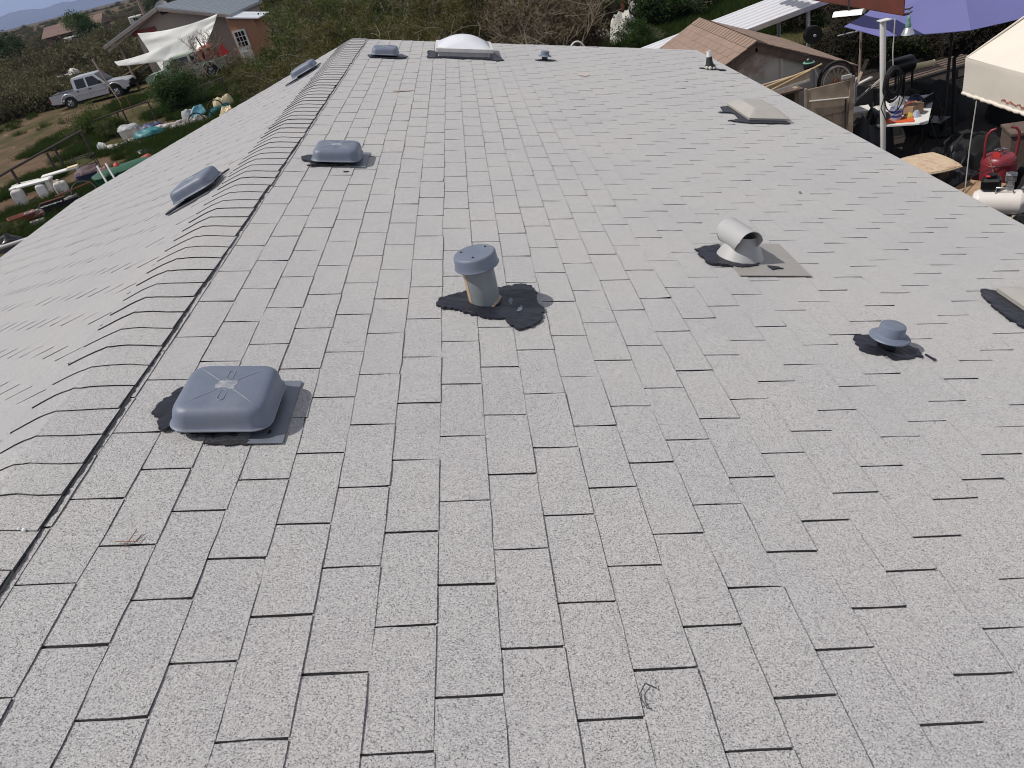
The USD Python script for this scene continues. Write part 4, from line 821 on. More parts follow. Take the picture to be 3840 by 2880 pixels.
# white tarp slung across the gable
tp = thing('white_tarp', 'big white tarp slung across the gable of the tan house', 'tarp')
part('main_sheet', cloth((-19.45, 53.0, 3.22), (-14.05, 52.9, 3.17), (-15.9, 51.9, 1.0), (-18.5, 51.9, .55), 26, 22, .10, 5, .22, .015, 3.0, (2.2, 6.5)), 'tarp_white', tp, smooth=True)
part('side_flap', cloth((-21.2, 51.9, 2.05), (-15.3, 52.0, 2.72), (-16.0, 51.65, 1.35), (-21.0, 51.75, 1.78), 26, 8, .07, 9, .25, .015, 3.0, (5.0, 1.5)), 'tarp_white', tp, smooth=True)
part('lower_corner', cloth((-18.2, 51.95, 1.6), (-15.9, 51.9, 1.5), (-15.7, 51.6, .9), (-18.55, 51.7, .2), 14, 12, .12, 14, .1, .015, 3.0, (3, 3)), 'tarp_white', tp, smooth=True)

# ------------------------------------------------------------------ pickups
def pickup(name, label, paint, loc, rz, crew=True, L=5.2, Wd=1.75, wb=3.1, hood=1.02, bedh=1.0, tall=1.72, tint='dark_glass'):
    t = thing(name, label, 'pickup truck', loc, rz); xr, xf = -wb / 2, wb / 2; x0, x1 = xr - 1.12, xf + .93; R = .37
    cb0 = xr + (.55 if crew else 1.0); cb1 = xf - .50                                  # cab from .. to
    side = Polygon([(x0, .48), (x0, bedh), (cb0, bedh), (cb1, bedh + .0), (cb1 + .1, hood + .02), (x1 - .2, hood - .07), (x1, hood - .2), (x1 + .03, .48), (xf, .36), (xr, .36)])
    for cx in (xr, xf): side = side.difference(Point(cx, .40).buffer(R + .11, 24))
    b = trimesh.creation.extrude_polygon(side, Wd, engine='earcut'); v = np.array(b.vertices); v = np.c_[v[:, 0], v[:, 2] - Wd / 2, v[:, 1]]
    mb = m3.Manifold(m3.Mesh(v.astype(np.float32), np.asarray(b.faces)[:, ::-1].astype(np.uint32)))
    if mb.volume() < 0 or mb.num_tri() == 0: mb = m3.Manifold(m3.Mesh(v.astype(np.float32), np.asarray(b.faces).astype(np.uint32)))
    mb = mb - m3.Manifold.cube((cb0 - x0 - .14, Wd - .16, 1.0), True).translate(((x0 + cb0) / 2, 0, 1.02))
    bd = part('body', mb, paint, t, smooth=30)
    g = G(); hw = Wd / 2 - .03
    pts = [(cb0, s * hw, bedh - .01) for s in (-1, 1)] + [(cb1 + .1, s * hw, bedh - .01) for s in (-1, 1)] + [(cb0 + .05, s * (hw - .13), tall - .05) for s in (-1, 1)] + [(cb0 + .16, s * (hw - .17), tall) for s in (-1, 1)] + [(cb1 - .55, s * (hw - .17), tall) for s in (-1, 1)] + [(cb1 - .45, s * (hw - .15), tall - .04) for s in (-1, 1)]
    part('cab', m3.Manifold.hull_points(np.array(pts)), paint, t, smooth=25)
    def sidewin(xa, xb, xc, xd, s):                                                          # bottom a-b, top d-c on the leaning cab side
        q = []
        for x, f in ((xa, .06), (xb, .06), (xc, .86), (xd, .86)):
            z = bedh + f * (tall - bedh - .05); yy = hw - .13 * (z - bedh) / (tall - .05 - bedh) + .006; q.append((x, s * yy, z))
        q = np.array(q); q2 = q - [0, s * .02, 0]; v = np.vstack([q, q2]); f = [(0, 1, 2, 3), (7, 6, 5, 4), (0, 4, 5, 1), (1, 5, 6, 2), (2, 6, 7, 3), (3, 7, 4, 0)]; return v, np.array(f)
    mid = (cb0 + cb1) / 2 - .1
    for s in (-1, 1):
        if crew: part('window', sidewin(cb0 + .22, mid - .06, mid - .06, cb0 + .24, s), tint, t)
        part('window', sidewin((mid + .06) if crew else cb0 + .15, cb1 - .12, cb1 - .56, (mid + .06) if crew else cb0 + .17, s), tint, t)
    def front(xa, za, xb, zb, w0, w1, dx):
        v = np.array([(xa, -w0, za), (xa, w0, za), (xb, w1, zb), (xb, -w1, zb)]); v = np.vstack([v + [dx, 0, .004], v - [dx * 2, 0, .01]]); return v, np.array([(0, 1, 2, 3), (7, 6, 5, 4), (0, 4, 5, 1), (1, 5, 6, 2), (2, 6, 7, 3), (3, 7, 4, 0)])
    part('windscreen', front(cb1 + .03, bedh + .07, cb1 - .40, tall - .07, hw - .1, hw - .22, .012), tint, t)
    part('rear_window', front(cb0 + .006, bedh + .12, cb0 + .042, tall - .12, hw - .2, hw - .28, -.012), tint, t)
    for cx in (xr, xf):
        for s in (-1, 1):
            g = G(); y0 = s * (Wd / 2 - .24); y1 = s * (Wd / 2 + .01); pr = [(.20, 0), (R - .03, 0), (R, .03), (R, .21), (R - .03, .24), (.24, .25), (.2, .24)]
            m_ = rotm(rx=(-PI / 2) * s); g.lathe(pr, 28, (cx, y0, R), m_); wh = part('wheel', g.mesh(), 'tyre', t, smooth=35)
            g = G(); g.lathe([(.205, .2), (.235, .245), (.2, .235), (.16, .19), (.06, .2), (.05, .235), (.0, .24)], 24, (cx, y0, R), m_); part('rim', g.mesh(), 'chrome', wh, smooth=30)
            g = G()
            for k in range(5):
                a = k * 2 * PI / 5 + .3; g.bar((cx + .08 * math.cos(a), y1 - s * .02, R + .08 * math.sin(a)), (cx + .17 * math.cos(a), y1 - s * .02, R + .17 * math.sin(a)), .06, .012, up=(0, 1, 0))
            part('spokes', g.mesh(), 'dark_iron', wh)
            g = G(); q = [(cx + (R + .125) * math.cos(a), s * (Wd / 2 + .015), .40 + (R + .125) * math.sin(a)) for a in np.linspace(.12, PI - .12, 16)]; g.tube(q, .035, 6); part('wheel_flare', g.mesh(), paint, t, smooth=True)
    for s in (-1, 1):
        g = G(); g.box((x0 - .01, s * (Wd / 2 - .09), bedh - .26), (.06, .16, .36)); part('tail_light', g.mesh(), 'tail_red', t)
        g = G(); g.box((x1 - .01, s * (Wd / 2 - .2), hood - .28), (.1, .34, .15)); part('headlight', g.mesh(), 'lamp_clear', t)
        g = G(); g.box((cb1 - .22, s * (Wd / 2 + .1), bedh + .16), (.1, .2, .17), bev=.02); part('mirror', g.mesh(), 'charcoal', t)
        g = G(); g.box(((xr + xf) / 2, s * (Wd / 2 + .005), .68), (wb - 2 * R - .3, .025, .05)); part('trim_strip', g.mesh(), 'chrome', t)
        for x in ((mid - .2, cb1 - 1.2 + .95) if crew else (cb0 + .2,)):
            g = G(); g.box((x - .75 if x > mid else x - .5, s * (Wd / 2 + .003), .9), (.17, .02, .05)); part('door_handle', g.mesh(), 'charcoal', t)
        if crew:
            g = G(); g.box((mid, s * (Wd / 2 - .002), .72), (.012, .012, .52)); g.box((cb1 - .0, s * (Wd / 2 - .002), .72), (.012, .012, .52)); part('door_gap', g.mesh(), 'charcoal', t)
    g = G(); g.box((x1 + .0, 0, .58), (.12, Wd - .08, .2), bev=.03); part('bumper', g.mesh(), 'charcoal', t)
    g = G(); g.box((x1 - .02, 0, hood - .3), (.08, Wd - .8, .2)); part('grille', g.mesh(), 'charcoal', t)
    g = G(); g.box((x0 - .04, 0, .52), (.12, Wd - .1, .14), bev=.03); part('bumper', g.mesh(), 'chrome', t)
    g = G()
    for s in (-1, 1): g.box(((x0 + cb0) / 2, s * (Wd / 2 - .06), bedh + .015), (cb0 - x0 - .05, .09, .03))
    part('bed_rail', g.mesh(), 'charcoal', t)
    return t
pickup('silver_pickup', 'silver crew cab pickup parked on the dirt at the left', 'silver_paint', (-23.65, 53.0, 0), math.atan2(.19, 3.07))
gt = pickup('green_pickup', 'pale green old pickup loaded with junk under the white tarp', 'green_paint', (-16.6, 51.2, 0), PI, crew=False, L=5.4, Wd=1.8, wb=3.2, hood=1.0, bedh=.98, tall=1.6)
M_ = 'junk in the bed of the green pickup'
g = G(); g.box((-14.9, 51.1, 1.25), (.7, .5, .7), .2, .05); g.box((-15.5, 51.2, 1.2), (.35, .5, .75), -.2, .03); solo('scrap_cabinet', g.mesh(), 'rust_red', 'dark reddish brown cabinet standing in the green pickup bed', 'cabinet')
g = G(); g.add(*crumple(1.0, .55, .22, 3)); v_, f_ = g.mesh(); solo('red_cover', (v_ + [-15.0, 51.1, 1.62], f_), 'red_faded', 'orange red cover lying on top of the load in the green pickup', 'cover', smooth=True)
g = G(); g.prism(Polygon([(-14.55, .95), (-13.65, 1.0), (-14.05, 1.72)]), 0, .06, rotm(loc=(0, 51.0, 0)) @ XZ); solo('red_triangle_panel', g.mesh(), 'red_plastic', 'red triangular panel standing at the tail of the green pickup', 'panel')
g = G(); g.tube([(-15.0, 50.9, 1.0), (-15.3, 50.85, 2.35)], .04, 6); solo('leaning_pole', g.mesh(), 'dark_iron', 'dark pole standing up out of the green pickup bed', 'pole')
v_, f_ = crumple(.6, .5, .5, 8); solo('black_bag_load', (v_ + [-16.05, 51.0, .85], f_), 'black_plastic', 'black bag behind the cab of the green pickup', 'bag', smooth=True)

# black trailer with load behind the silver pickup
t = thing('utility_trailer', 'low black utility trailer with brown load behind the silver pickup', 'trailer', (-28.6, 61.5, 0), .15)
g = G(); g.box((0, 0, .75), (2.6, 1.4, .1)); [g.bar((sx * 1.28, sy * .68, .72), (sx * 1.28, sy * .68, 1.35), .06) for sx in (-1, 1) for sy in (-1, 1)]; [g.bar((-1.28, sy * .68, 1.33), (1.28, sy * .68, 1.33), .09) for sy in (-1, 1)]; [g.bar((sx * 1.28, -.68, 1.33), (sx * 1.28, .68, 1.33), .09) for sx in (-1, 1)]; part('frame', g.mesh(), 'dark_iron', t)
g = G(); g.box((-.55, -.69, 1.03), (1.4, .04, .5)); part('side_board', g.mesh(), 'old_wood', t)
g = G(); g.box((.7, -.69, 1.03), (1.05, .04, .5)); part('side_board', g.mesh(), 'grey_plastic', t)
for s in (-1, 1):
    g = G(); g.lathe([(.1, 0), (.34, 0), (.36, .1), (.34, .2), (.1, .2)], 20, (0, s * .85 - .1, .36), rotm(rx=-PI / 2)); part('wheel', g.mesh(), 'tyre', t)
v_, f_ = crumple(.9, .7, .5, 12); solo('white_sack', (v_ + [-28.4, 61.2, 1.35], f_), 'dirty_white', 'white sack lying on top of the black trailer load', 'sack', smooth=True)
g = G(); g.tube([(-29.6, 60.9, 1.42), (-28.8, 61.0, 1.45)], .09, 10); solo('pale_pipe', g.mesh(), 'grey_plastic', 'short pale pipe resting on the black trailer rail', 'pipe')
g = G(); g.bar((-22.3, 54.6, .95), (-18.8, 55.2, 1.75), .3, .05); solo('lumber_plank', g.mesh(), 'pale_wood', 'long yellow lumber plank leaning behind the silver pickup hood', 'plank')
g = G(); g.bar((-20.9, 54.8, 1.0), (-19.2, 55.0, 1.5), .2, .04); solo('grey_board', g.mesh(), 'grey_plastic', 'pale grey board under the lumber plank by the porch post', 'board')
g = G(); g.tube([(-19.75, 46.9, 0), (-20.55, 48.2, 1.2), (-21.3, 49.4, 2.6)], [.03, .045, .07], 8); solo('leaning_post', g.mesh(), 'shed_trim', 'leaning dark post in front of the silver pickup door', 'post')

# ------------------------------------------------------------------ junk in the left yard
def rail(name, label, pts, posts, r=.045):
    t = thing(name, label, 'fence')
    g = G(); g.tube(pts, r, 8); part('rail', g.mesh(), 'rail_iron', t, smooth=True)
    for p in posts:
        g = G(); g.tube([(p[0], p[1], 0), (p[0], p[1], p[2])], r * 1.15, 8); part('post', g.mesh(), 'rail_iron', t, smooth=True)
rail('pipe_railing', 'long dark pipe railing along the left side of the yard', [(-15.6, 18.5, 1.0), (-15.6, 22, 1.0), (-15.75, 27, 1.0), (-15.5, 32.6, 1.0)], [(-15.75, 27.1, 1.0), (-15.62, 30.2, 1.0), (-15.6, 29.5, .9), (-15.5, 32.55, 1.0), (-15.6, 22.6, 1.0)])
rail('low_pipe_rail', 'short dark pipe rail below the metal chair frame', [(-16.0, 35.0, .98), (-15.3, 35.6, 1.0), (-14.05, 36.8, 1.02)], [(-15.2, 35.8, 1.0), (-15.0, 36.0, 1.0), (-14.05, 36.8, 1.02)], .035)
rail('broken_rail', 'short dark rail at the right of the big dark green shrub', [(-12.6, 39.8, .75), (-11.4, 40.5, .85)], [(-12.5, 39.9, .76), (-11.5, 40.4, .84)], .035)
t = thing('metal_chair_frame', 'rusty wire chair frame standing on the dirt before the silver pickup', 'chair', (-17.1, 41.3, 0), .4)
g = G(); [g.tube([(sx * .22, .2, 0), (sx * .22, .16, .45), (sx * .2, .26, .95), (0, .3, 1.02)], .014, 6) for sx in (-1, 1)]; part('back_frame', g.mesh(), 'rust_red', t)
g = G(); [g.tube([(sx * .22, -.22, 0), (sx * .22, -.2, .45), (sx * .22, .16, .45)], .014, 6) for sx in (-1, 1)]; g.tube([(-.22, -.2, .45), (.22, -.2, .45)], .014, 6); part('seat_frame', g.mesh(), 'rust_red', t)
def heap(name, label, cat, x, y, z, w, d, h, seed, m, rz=0.0, sharp=1.0):
    v, f = crumple(w, d, h, seed, 18, sharp); c, s = math.cos(rz), math.sin(rz); v = v @ np.array([[c, -s, 0], [s, c, 0], [0, 0, 1]]).T + [x, y, z]; return solo(name, (v, f), m, label, cat, smooth=28)
heap('teal_tarp', 'bright teal tarp crumpled over a white heap in the weeds', 'tarp', -12.85, 32.6, .24, 1.3, .75, .30, 1, 'tarp_teal', .1)
heap('white_heap', 'spotted white plastic heap under the teal tarp', 'heap', -13.1, 32.65, 0, 1.45, .85, .36, 2, 'rubbish_white', .1)
t = thing('white_bin', 'battered white bin with grey lid left of the teal tarp', 'bin', (-14.35, 34.3, 0), .15)
g = G(); g.add(*loft([(rrect(.36, .25, .05, 3), 0), (rrect(.4, .29, .06, 3), .42)])); part('tub', g.mesh(), 'dirty_white', t); v_, f_ = crumple(.95, .65, .2, 4); part('lid', (v_ + [0, 0, .42], f_), 'grey_plastic', t, smooth=25)
heap('white_sheet', 'long strip of dirty white sheeting lying along the weeds', 'sheet', -14.3, 32.55, 0, 1.9, .4, .24, 5, 'rubbish_white', .09, 1.5)
heap('white_scrap', 'small upright white scrap with a teal tip at the strip end', 'scrap', -14.95, 32.5, .1, .4, .3, .4, 6, 'tarp_white')
heap('teal_scrap', 'scrap of teal plastic left of the white sheeting', 'scrap', -15.2, 32.95, .2, .35, .25, .15, 7, 'tarp_teal')
heap('white_rubbish', 'low white rubbish heap below the white bin', 'heap', -13.85, 33.1, 0, .8, .4, .22, 9, 'rubbish_white', .2, 1.4)
heap('navy_tarp', 'dark navy tarp bundle behind the teal tarp', 'tarp', -13.9, 35.4, 0, 1.4, .6, .4, 10, 'tarp_navy', .1)
heap('pink_white_rubbish', 'pinkish white rubbish strewn right of the navy tarp', 'heap', -13.0, 34.9, 0, 1.4, .4, .25, 11, 'rubbish_white', .25, 1.6)
g = G(); g.add(*cloth((-11.85, 34.5, .02), (-10.95, 34.9, .24), (-11.1, 35.05, .58), (-11.45, 34.9, .56), 8, 8, .05, 3, 0, .03)); solo('turquoise_sheet', g.mesh(), 'tarp_turquoise', 'turquoise sheet leaning on the junk by the bicycle wheels', 'sheet', smooth=True)
heap('grey_drum_heap', 'grey rounded heap left of the turquoise sheet', 'heap', -12.0, 35.5, 0, .7, .7, .55, 13, 'grey_plastic')
heap('long_white_sheet', 'long mottled white sheet running up toward the bicycle wheels', 'sheet', -11.65, 34.2, 0, 1.9, .42, .34, 14, 'rubbish_white', .72, 1.3)
heap('green_net', 'sea green netting bundled behind the rear bicycle wheel', 'netting', -10.3, 34.9, 0, 1.3, .4, .42, 15, 'tarp_teal', .55)
heap('cream_tarp', 'cream folded tarp heap behind the bicycle wheels', 'tarp', -10.3, 35.6, 0, 1.0, .6, .75, 16, 'tarp_cream', .3)
heap('cream_sack', 'cream striped sack standing at the roof edge', 'sack', -9.25, 32.2, 0, .75, .75, .8, 17, 'tarp_cream', .5)
def bike_wheel(label, x, y, z, r, az):
    t = thing('bicycle_wheel', label, 'wheel', (x, y, z), az, 'bicycle wheels in the weeds'); g = G(); g.tube([(r * math.cos(a), 0, r * math.sin(a)) for a in np.linspace(0, 2 * PI, 33)[:-1]], .028, 6, closed=True); part('tyre', g.mesh(), 'tyre', t, smooth=True)
    g = G(); [g.bar((0, 0, 0), (r * math.cos(a), 0, r * math.sin(a)), .006) for a in np.linspace(0, 2 * PI, 13)[:-1]]; part('spokes', g.mesh(), 'chrome', t)
bike_wheel('lower bicycle wheel beside the long mottled white sheet', -10.75, 32.75, .28, .31, .35)
bike_wheel('upper bicycle wheel leaning on the sea green netting', -10.25, 34.2, .40, .32, .5)
heap('black_bags', 'black rubbish bags in the weeds near the roof edge', 'bags', -11.8, 29.1, 0, .9, .5, .32, 18, 'black_plastic')
heap('red_tub', 'red tub half hidden by the left roof edge', 'tub', -11.2, 27.6, 0, .6, .5, .36, 19, 'red_faded', 0, .2)
t = thing('green_boat', 'dark green covered boat hull beside the left roof edge', 'boat', (-10.72, 24.55, 0), .52)
part('cover', loft([(rrect(.82, .4, .25, 5) * [1, .75], 0.0), (rrect(.95, .48, .3, 5), .42), (rrect(.97, .5, .3, 5), .6), (rrect(.8, .34, .24, 5), .68), (rrect(.5, .16, .12, 5), .70)]), 'tarp_green', t, smooth=30)
g = G(); ring = rrect(.975, .505, .3, 5); g.tube(np.c_[ring, np.full(len(ring), .58)], .025, 6, closed=True); part('gunwale', g.mesh(), 'tarp_green', t)
for i, (a, b) in enumerate((((-11.15, 23.9, .95), (-10.85, 23.4, .35)), ((-10.9, 24.0, .95), (-10.6, 23.5, .35)))):
    g = G(); g.tube([a, b], .035, 8); solo('white_pole', g.mesh(), 'dirty_white', ('left' if i == 0 else 'right') + ' one of two white poles leaning on the green boat', 'pole', smooth=True)
heap('pink_bag', 'faded pink bag on the left end of the green boat', 'bag', -11.4, 24.5, .45, .42, .32, .42, 20, 'pink_plastic')
heap('red_can', 'small bright red can on the green boat', 'can', -10.9, 24.6, .64, .22, .18, .16, 21, 'red_plastic', 0, .2)
t = thing('covered_box', 'purple brown covered box left of the green boat', 'box', (-12.9, 26.5, 0), .35)
g = G(); g.box((0, 0, .22), (.8, .55, .44), 0, .04); part('box', g.mesh(), 'tarp_navy', t); v_, f_ = crumple(.95, .7, .2, 24); part('cover', (v_ + [0, 0, .40], f_), 'tarp_purple', t, smooth=25)
t = thing('wire_crate', 'dark wire crate frame standing behind the purple brown box', 'crate', (-13.6, 28.0, 0), .3)
for z in (.35, .7):
    g = G(); q = rrect(.4, .25, .04, 2); g.tube(np.c_[q, np.full(len(q), z)], .02, 6, closed=True); part('ring', g.mesh(), 'dark_iron', t)
g = G(); [g.tube([(sx * .38, sy * .23, 0), (sx * .38, sy * .23, .76)], .018, 6) for sx in (-1, 1) for sy in (-1, 1)]; part('uprights', g.mesh(), 'dark_iron', t)
t = thing('white_bench', 'low white plastic bench with yellowed end beside the purple brown box', 'bench', (-14.25, 27.3, 0), .3)
g = G(); g.box((0, 0, .5), (1.3, .38, .07), 0, .02); part('seat', g.mesh(), 'white_paint', t)
for sx in (-1, 1):
    g = G(); g.box((sx * .58, 0, .25), (.07, .36, .48)); part('leg', g.mesh(), 'white_paint', t)
g = G(); g.box((.45, 0, .545), (.38, .36, .03)); part('stained_end', g.mesh(), 'tarp_cream', t)
t = thing('white_table', 'long white plastic table standing among the water jugs', 'table', (-14.75, 26.1, 0), .12)
g = G(); g.box((0, 0, .55), (1.45, .42, .09), 0, .03); part('tabletop', g.mesh(), 'white_paint', t)
for sx in (-.62, .62):
    g = G(); g.box((sx, 0, .27), (.08, .36, .5)); part('leg', g.mesh(), 'white_paint', t)
def jug(label, x, y, m, s=1.0, rz=0.2):
    t = thing('water_jug', label, 'jug', (x, y, 0), rz, 'plastic jugs by the white table'); part('body', loft([(rrect(.19, .13, .05, 4) * s, 0), (rrect(.2, .14, .05, 4) * s, .03), (rrect(.2, .14, .05, 4) * s, .5 * s), (rrect(.17, .11, .05, 4) * s, .57 * s), (rrect(.06, .05, .03, 4) * s, .61 * s)], True, True), m, t, smooth=35)
    g = G(); g.lathe([(.05, .58 * s), (.05, .66 * s), (0, .665 * s)], 14); part('cap', g.mesh(), m, t); g = G(); g.tube([(-.14 * s, 0, .55 * s), (-.12 * s, 0, .64 * s), (.0, 0, .63 * s)], .018, 6); part('handle', g.mesh(), m, t)
jug('leftmost grey white plastic jug below the white table', -15.05, 25.55, 'dirty_white', .95, .2)
jug('white plastic jug at the middle leg of the white table', -14.45, 26.0, 'white_paint', .8, .25)
jug('big spotted white jug nearest the roof edge', -13.2, 25.0, 'rubbish_white', 1.0, .3)
jug('yellowed cream jug between two white ones', -14.05, 26.15, 'tarp_cream', .75, .3)
g = G(); g.tube([(-16.6, 27.9, .0), (-16.55, 27.9, .3), (-16.2, 27.85, .34), (-15.4, 27.8, .34)], .035, 8); solo('white_bent_pipe', g.mesh(), 'dirty_white', 'bent white pipe at the left end of the white table', 'pipe', smooth=True)
t = thing('wheelbarrow', 'rusty red wheelbarrow tipped beside the concrete blocks', 'wheelbarrow', (-13.15, 22.1, 0), .55)
part('tray', loft([(rrect(.22, .16, .06, 3), .16), (rrect(.40, .28, .08, 3), .42), (rrect(.38, .26, .08, 3), .42), (rrect(.2, .14, .06, 3), .2)], True, True), 'rust_red', t, smooth=25)
g = G(); [g.tube([(-.6, s * .1, .18), (.1, s * .16, .22), (.62, s * .22, .34)], .02, 6) for s in (-1, 1)]; part('handles', g.mesh(), 'red_faded', t)
g = G(); g.lathe([(.05, 0), (.17, 0), (.19, .04), (.17, .08), (.05, .08)], 18, (-.72, -.04, .19), rotm(rx=-PI / 2)); part('wheel', g.mesh(), 'tyre', t)
g = G(); g.bar((-12.5, 23.2, .5), (-11.7, 24.1, .5), .035, .03); solo('rusty_bar', g.mesh(), 'rust_red', 'long rusty bar lying above the dark tub', 'bar')
def cinder(label, x, y, z, rz, m='concrete'):
    t = thing('concrete_block', label, 'block', (x, y, z), rz, 'concrete blocks by the wheelbarrow'); b = m3.Manifold.cube((.4, .2, .2), True).translate((0, 0, .1))
    for sx in (-.095, .095): b = b - m3.Manifold.cube((.13, .13, .4), True).translate((sx, 0, .1))
    part('block', b, m, t)
cinder('upper pinkish concrete block on the wheelbarrow edge', -12.9, 22.25, .22, .35); cinder('lower concrete block at the roof edge', -12.5, 21.65, .06, .3); cinder('tan block standing between the red tray and the dark tub', -12.65, 22.5, .2, 1.3); cinder('grey concrete block inside the dark tub', -12.45, 22.9, .16, .3)
cinder('rightmost concrete block at the end of the dark tub', -12.05, 23.2, .2, 1.2)
t = thing('dark_tub', 'long dark metal tub holding concrete blocks near the roof edge', 'tub', (-12.3, 22.85, 0), .42); part('tub', loft([(rrect(.52, .28, .05, 3), 0), (rrect(.58, .34, .06, 3), .42), (rrect(.55, .31, .06, 3), .42), (rrect(.49, .25, .05, 3), .05)], True, True), 'charcoal', t, smooth=25)
g = G(); g.tube([(-.55, .33, .43), (.2, .34, .43)], .022, 6); part('rusty_rim', g.mesh(), 'rust_red', t)
g = G(); [g.tube([(-12.0 + .4 * math.cos(a), 24.0 + .3 * math.sin(a), .1 + .45 * max(0, math.sin(a * .8))) for a in np.linspace(.2 + k * .2, 3.4 + k * .2, 18)], .022, 6) for k in range(3)]; solo('black_hose', g.mesh(), 'black_rubber', 'loops of black hose by the roof edge above the dark tub', 'hose', smooth=True)
v_ = [(-13.9, 22.4, .03), (-13.1, 22.6, .06)]; g = G(); g.tube([(-13.5, 21.4, .08), (-13.0, 21.8, .12)], .05, 8); g.tube([(-13.9, 21.8, .06), (-13.4, 22.1, .1)], .04, 8); solo('grey_pipes', g.mesh(), 'grey_plastic', 'two grey pipes lying in the weeds at the far left', 'pipes', smooth=True)
t = thing('galvanised_gate', 'grey galvanised pipe gate at the left edge of the picture', 'gate', (0, 0, 0)); g = G(); g.tube([(-11.6, 17.0, .78), (-10.2, 17.4, .80)], .045, 8); part('top_rail', g.mesh(), 'galv_white', t, smooth=True); g = G(); g.tube([(-11.15, 17.13, .78), (-11.25, 17.1, 0)], .045, 8); part('post', g.mesh(), 'galv_white', t, smooth=True)
heap('black_tarp_pile', 'black tarp pile behind the galvanised gate', 'tarp', -12.6, 20.1, 0, 1.0, .7, .4, 30, 'black_plastic', .3)

# ------------------------------------------------------------------ far neighbours
def gz(x, y): return float(gheight(np.array([float(x)]), np.array([float(y)]))[0])
t = thing('brown_roof_house', 'long low house with brown roof on the far rise', 'house', (-77, 172, gz(-77, 172) - .2), .12)
g = G(); g.box((0, 0, 1.1), (11, 7, 2.2)); part('wall', g.mesh(), 'far_brown', t)
g = G(); g.prism(Polygon([(-4.2, 2.1), (4.2, 2.1), (0, 3.9)]), -6, 6, rotm(rz=PI / 2) @ XZ); part('roof', g.mesh(), 'far_brown', t)
g = G(); g.box((2.6, -3.9, 2.45), (3.2, .6, .5)); part('awning', g.mesh(), 'dirty_white', t)
for i in range(3):
    g = G(); g.box((-3.6 + i * 2.6, -3.55, 1.2), (1.2, .1, .9)); part('window', g.mesh(), 'dark_glass', t)
for i, (x, y, w, h, lab) in enumerate(((-93, 150, 5, 1.3, 'white trailer at the far left edge under the skyline tree'), (-60, 160, 2.6, 1.4, 'white camper shell right of the brown roofed far house'), (-57, 168, 3.6, .9, 'long white trailer below the satellite dish'), (-71.5, 158, 4.5, .8, 'white flatbed in front of the brown roofed far house'))):
    t = thing('far_trailer', lab, 'trailer', (x, y, gz(x, y) + .3), .1 * i, 'white trailers near the far house'); g = G(); g.box((0, 0, h / 2 + .3), (w, 2, h), 0, .15); part('body', g.mesh(), 'dirty_white', t); g = G(); g.box((0, -1.02, h * .6 + .3), (w * .3, .03, h * .3)); part('window', g.mesh(), 'dark_glass', t); g = G(); [g.lathe([(.1, 0), (.3, 0), (.3, .2), (.1, .2)], 12, (sx * w * .25, -.9, 0), rotm(rx=-PI / 2)) for sx in (-1, 1)]; part('wheels', g.mesh(), 'tyre', t)
t = thing('satellite_dish', 'round pale satellite dish in the scrub left of the utility pole', 'satellite dish', (-51, 150, gz(-51, 150))); g = G(); g.tube([(0, 0, 0), (0, 0, 1.8)], .08, 8); part('mast', g.mesh(), 'grey_plastic', t); g = G(); g.lathe([(0, 0), (.7, .1), (1.3, .4), (1.28, .44), (.7, .15), (0, .05)], 24, (0, -.2, 2.2), rotm(rx=1.1)); part('dish', g.mesh(), 'grey_plastic', t, smooth=True)
t = thing('orange_house', 'orange walled building far behind the ridge of the metal roof', 'house', (-55, 190, gz(-55, 190)), .1); g = G(); g.box((0, 0, 1.8), (9, 6, 3.6)); part('wall', g.mesh(), 'far_orange', t); g = G(); g.box((0, 0, 3.7), (9.4, 6.4, .25)); part('roof', g.mesh(), 'stucco_tan', t)
for i in range(2):
    g = G(); g.box((-2 + i * 3.4, -3.02, 1.9), (1.3, .1, 1.2)); part('window', g.mesh(), 'dark_glass', t)
t = thing('utility_pole', 'grey utility pole rising behind the tan stucco house', 'utility pole', (-32.3, 90, gz(-32.3, 90) - .1)); g = G(); g.tube([(0, 0, 0), (0, 0, 9)], [.2, .14], 12); part('pole', g.mesh(), 'post_wood', t, smooth=True); g = G(); g.bar((-1.1, 0, 8.4), (1.1, 0, 8.4), .12); part('crossarm', g.mesh(), 'post_wood', t)

# ------------------------------------------------------------------ the shed beside the house
def tag_floor():
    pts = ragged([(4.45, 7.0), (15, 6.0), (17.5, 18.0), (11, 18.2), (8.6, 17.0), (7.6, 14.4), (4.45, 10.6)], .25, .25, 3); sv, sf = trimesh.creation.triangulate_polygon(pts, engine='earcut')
    tags(part('yard_floor', (np.c_[sv, np.full(len(sv), .006)], sf), 'soil_shade_tone'), kind='structure')  # near-black sheet over the ground, painted where the yard lies in shade
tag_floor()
sh = thing('garden_shed', 'weathered shed with brown shingle gable roof behind the right eave', 'shed')
px_, pzz, sl = 5.79, 2.55, .449; W_ = 1.56; y0, y1 = 11.3, 14.42
gz_ = lambda x: pzz - abs(x - px_) * sl
g = G(); g.prism(Polygon([(px_ - W_ + .14, 0), (px_ + W_ - .14, 0), (px_ + W_ - .14, gz_(px_ + W_ - .14) - .09), (px_, pzz - .09), (px_ - W_ + .14, gz_(px_ - W_ + .14) - .09)]), 0, .08, rotm(loc=(0, y0 + .16, 0)) @ XZ); part('wall', g.mesh(), 'shed_wall', sh, label='stained grey gable wall')
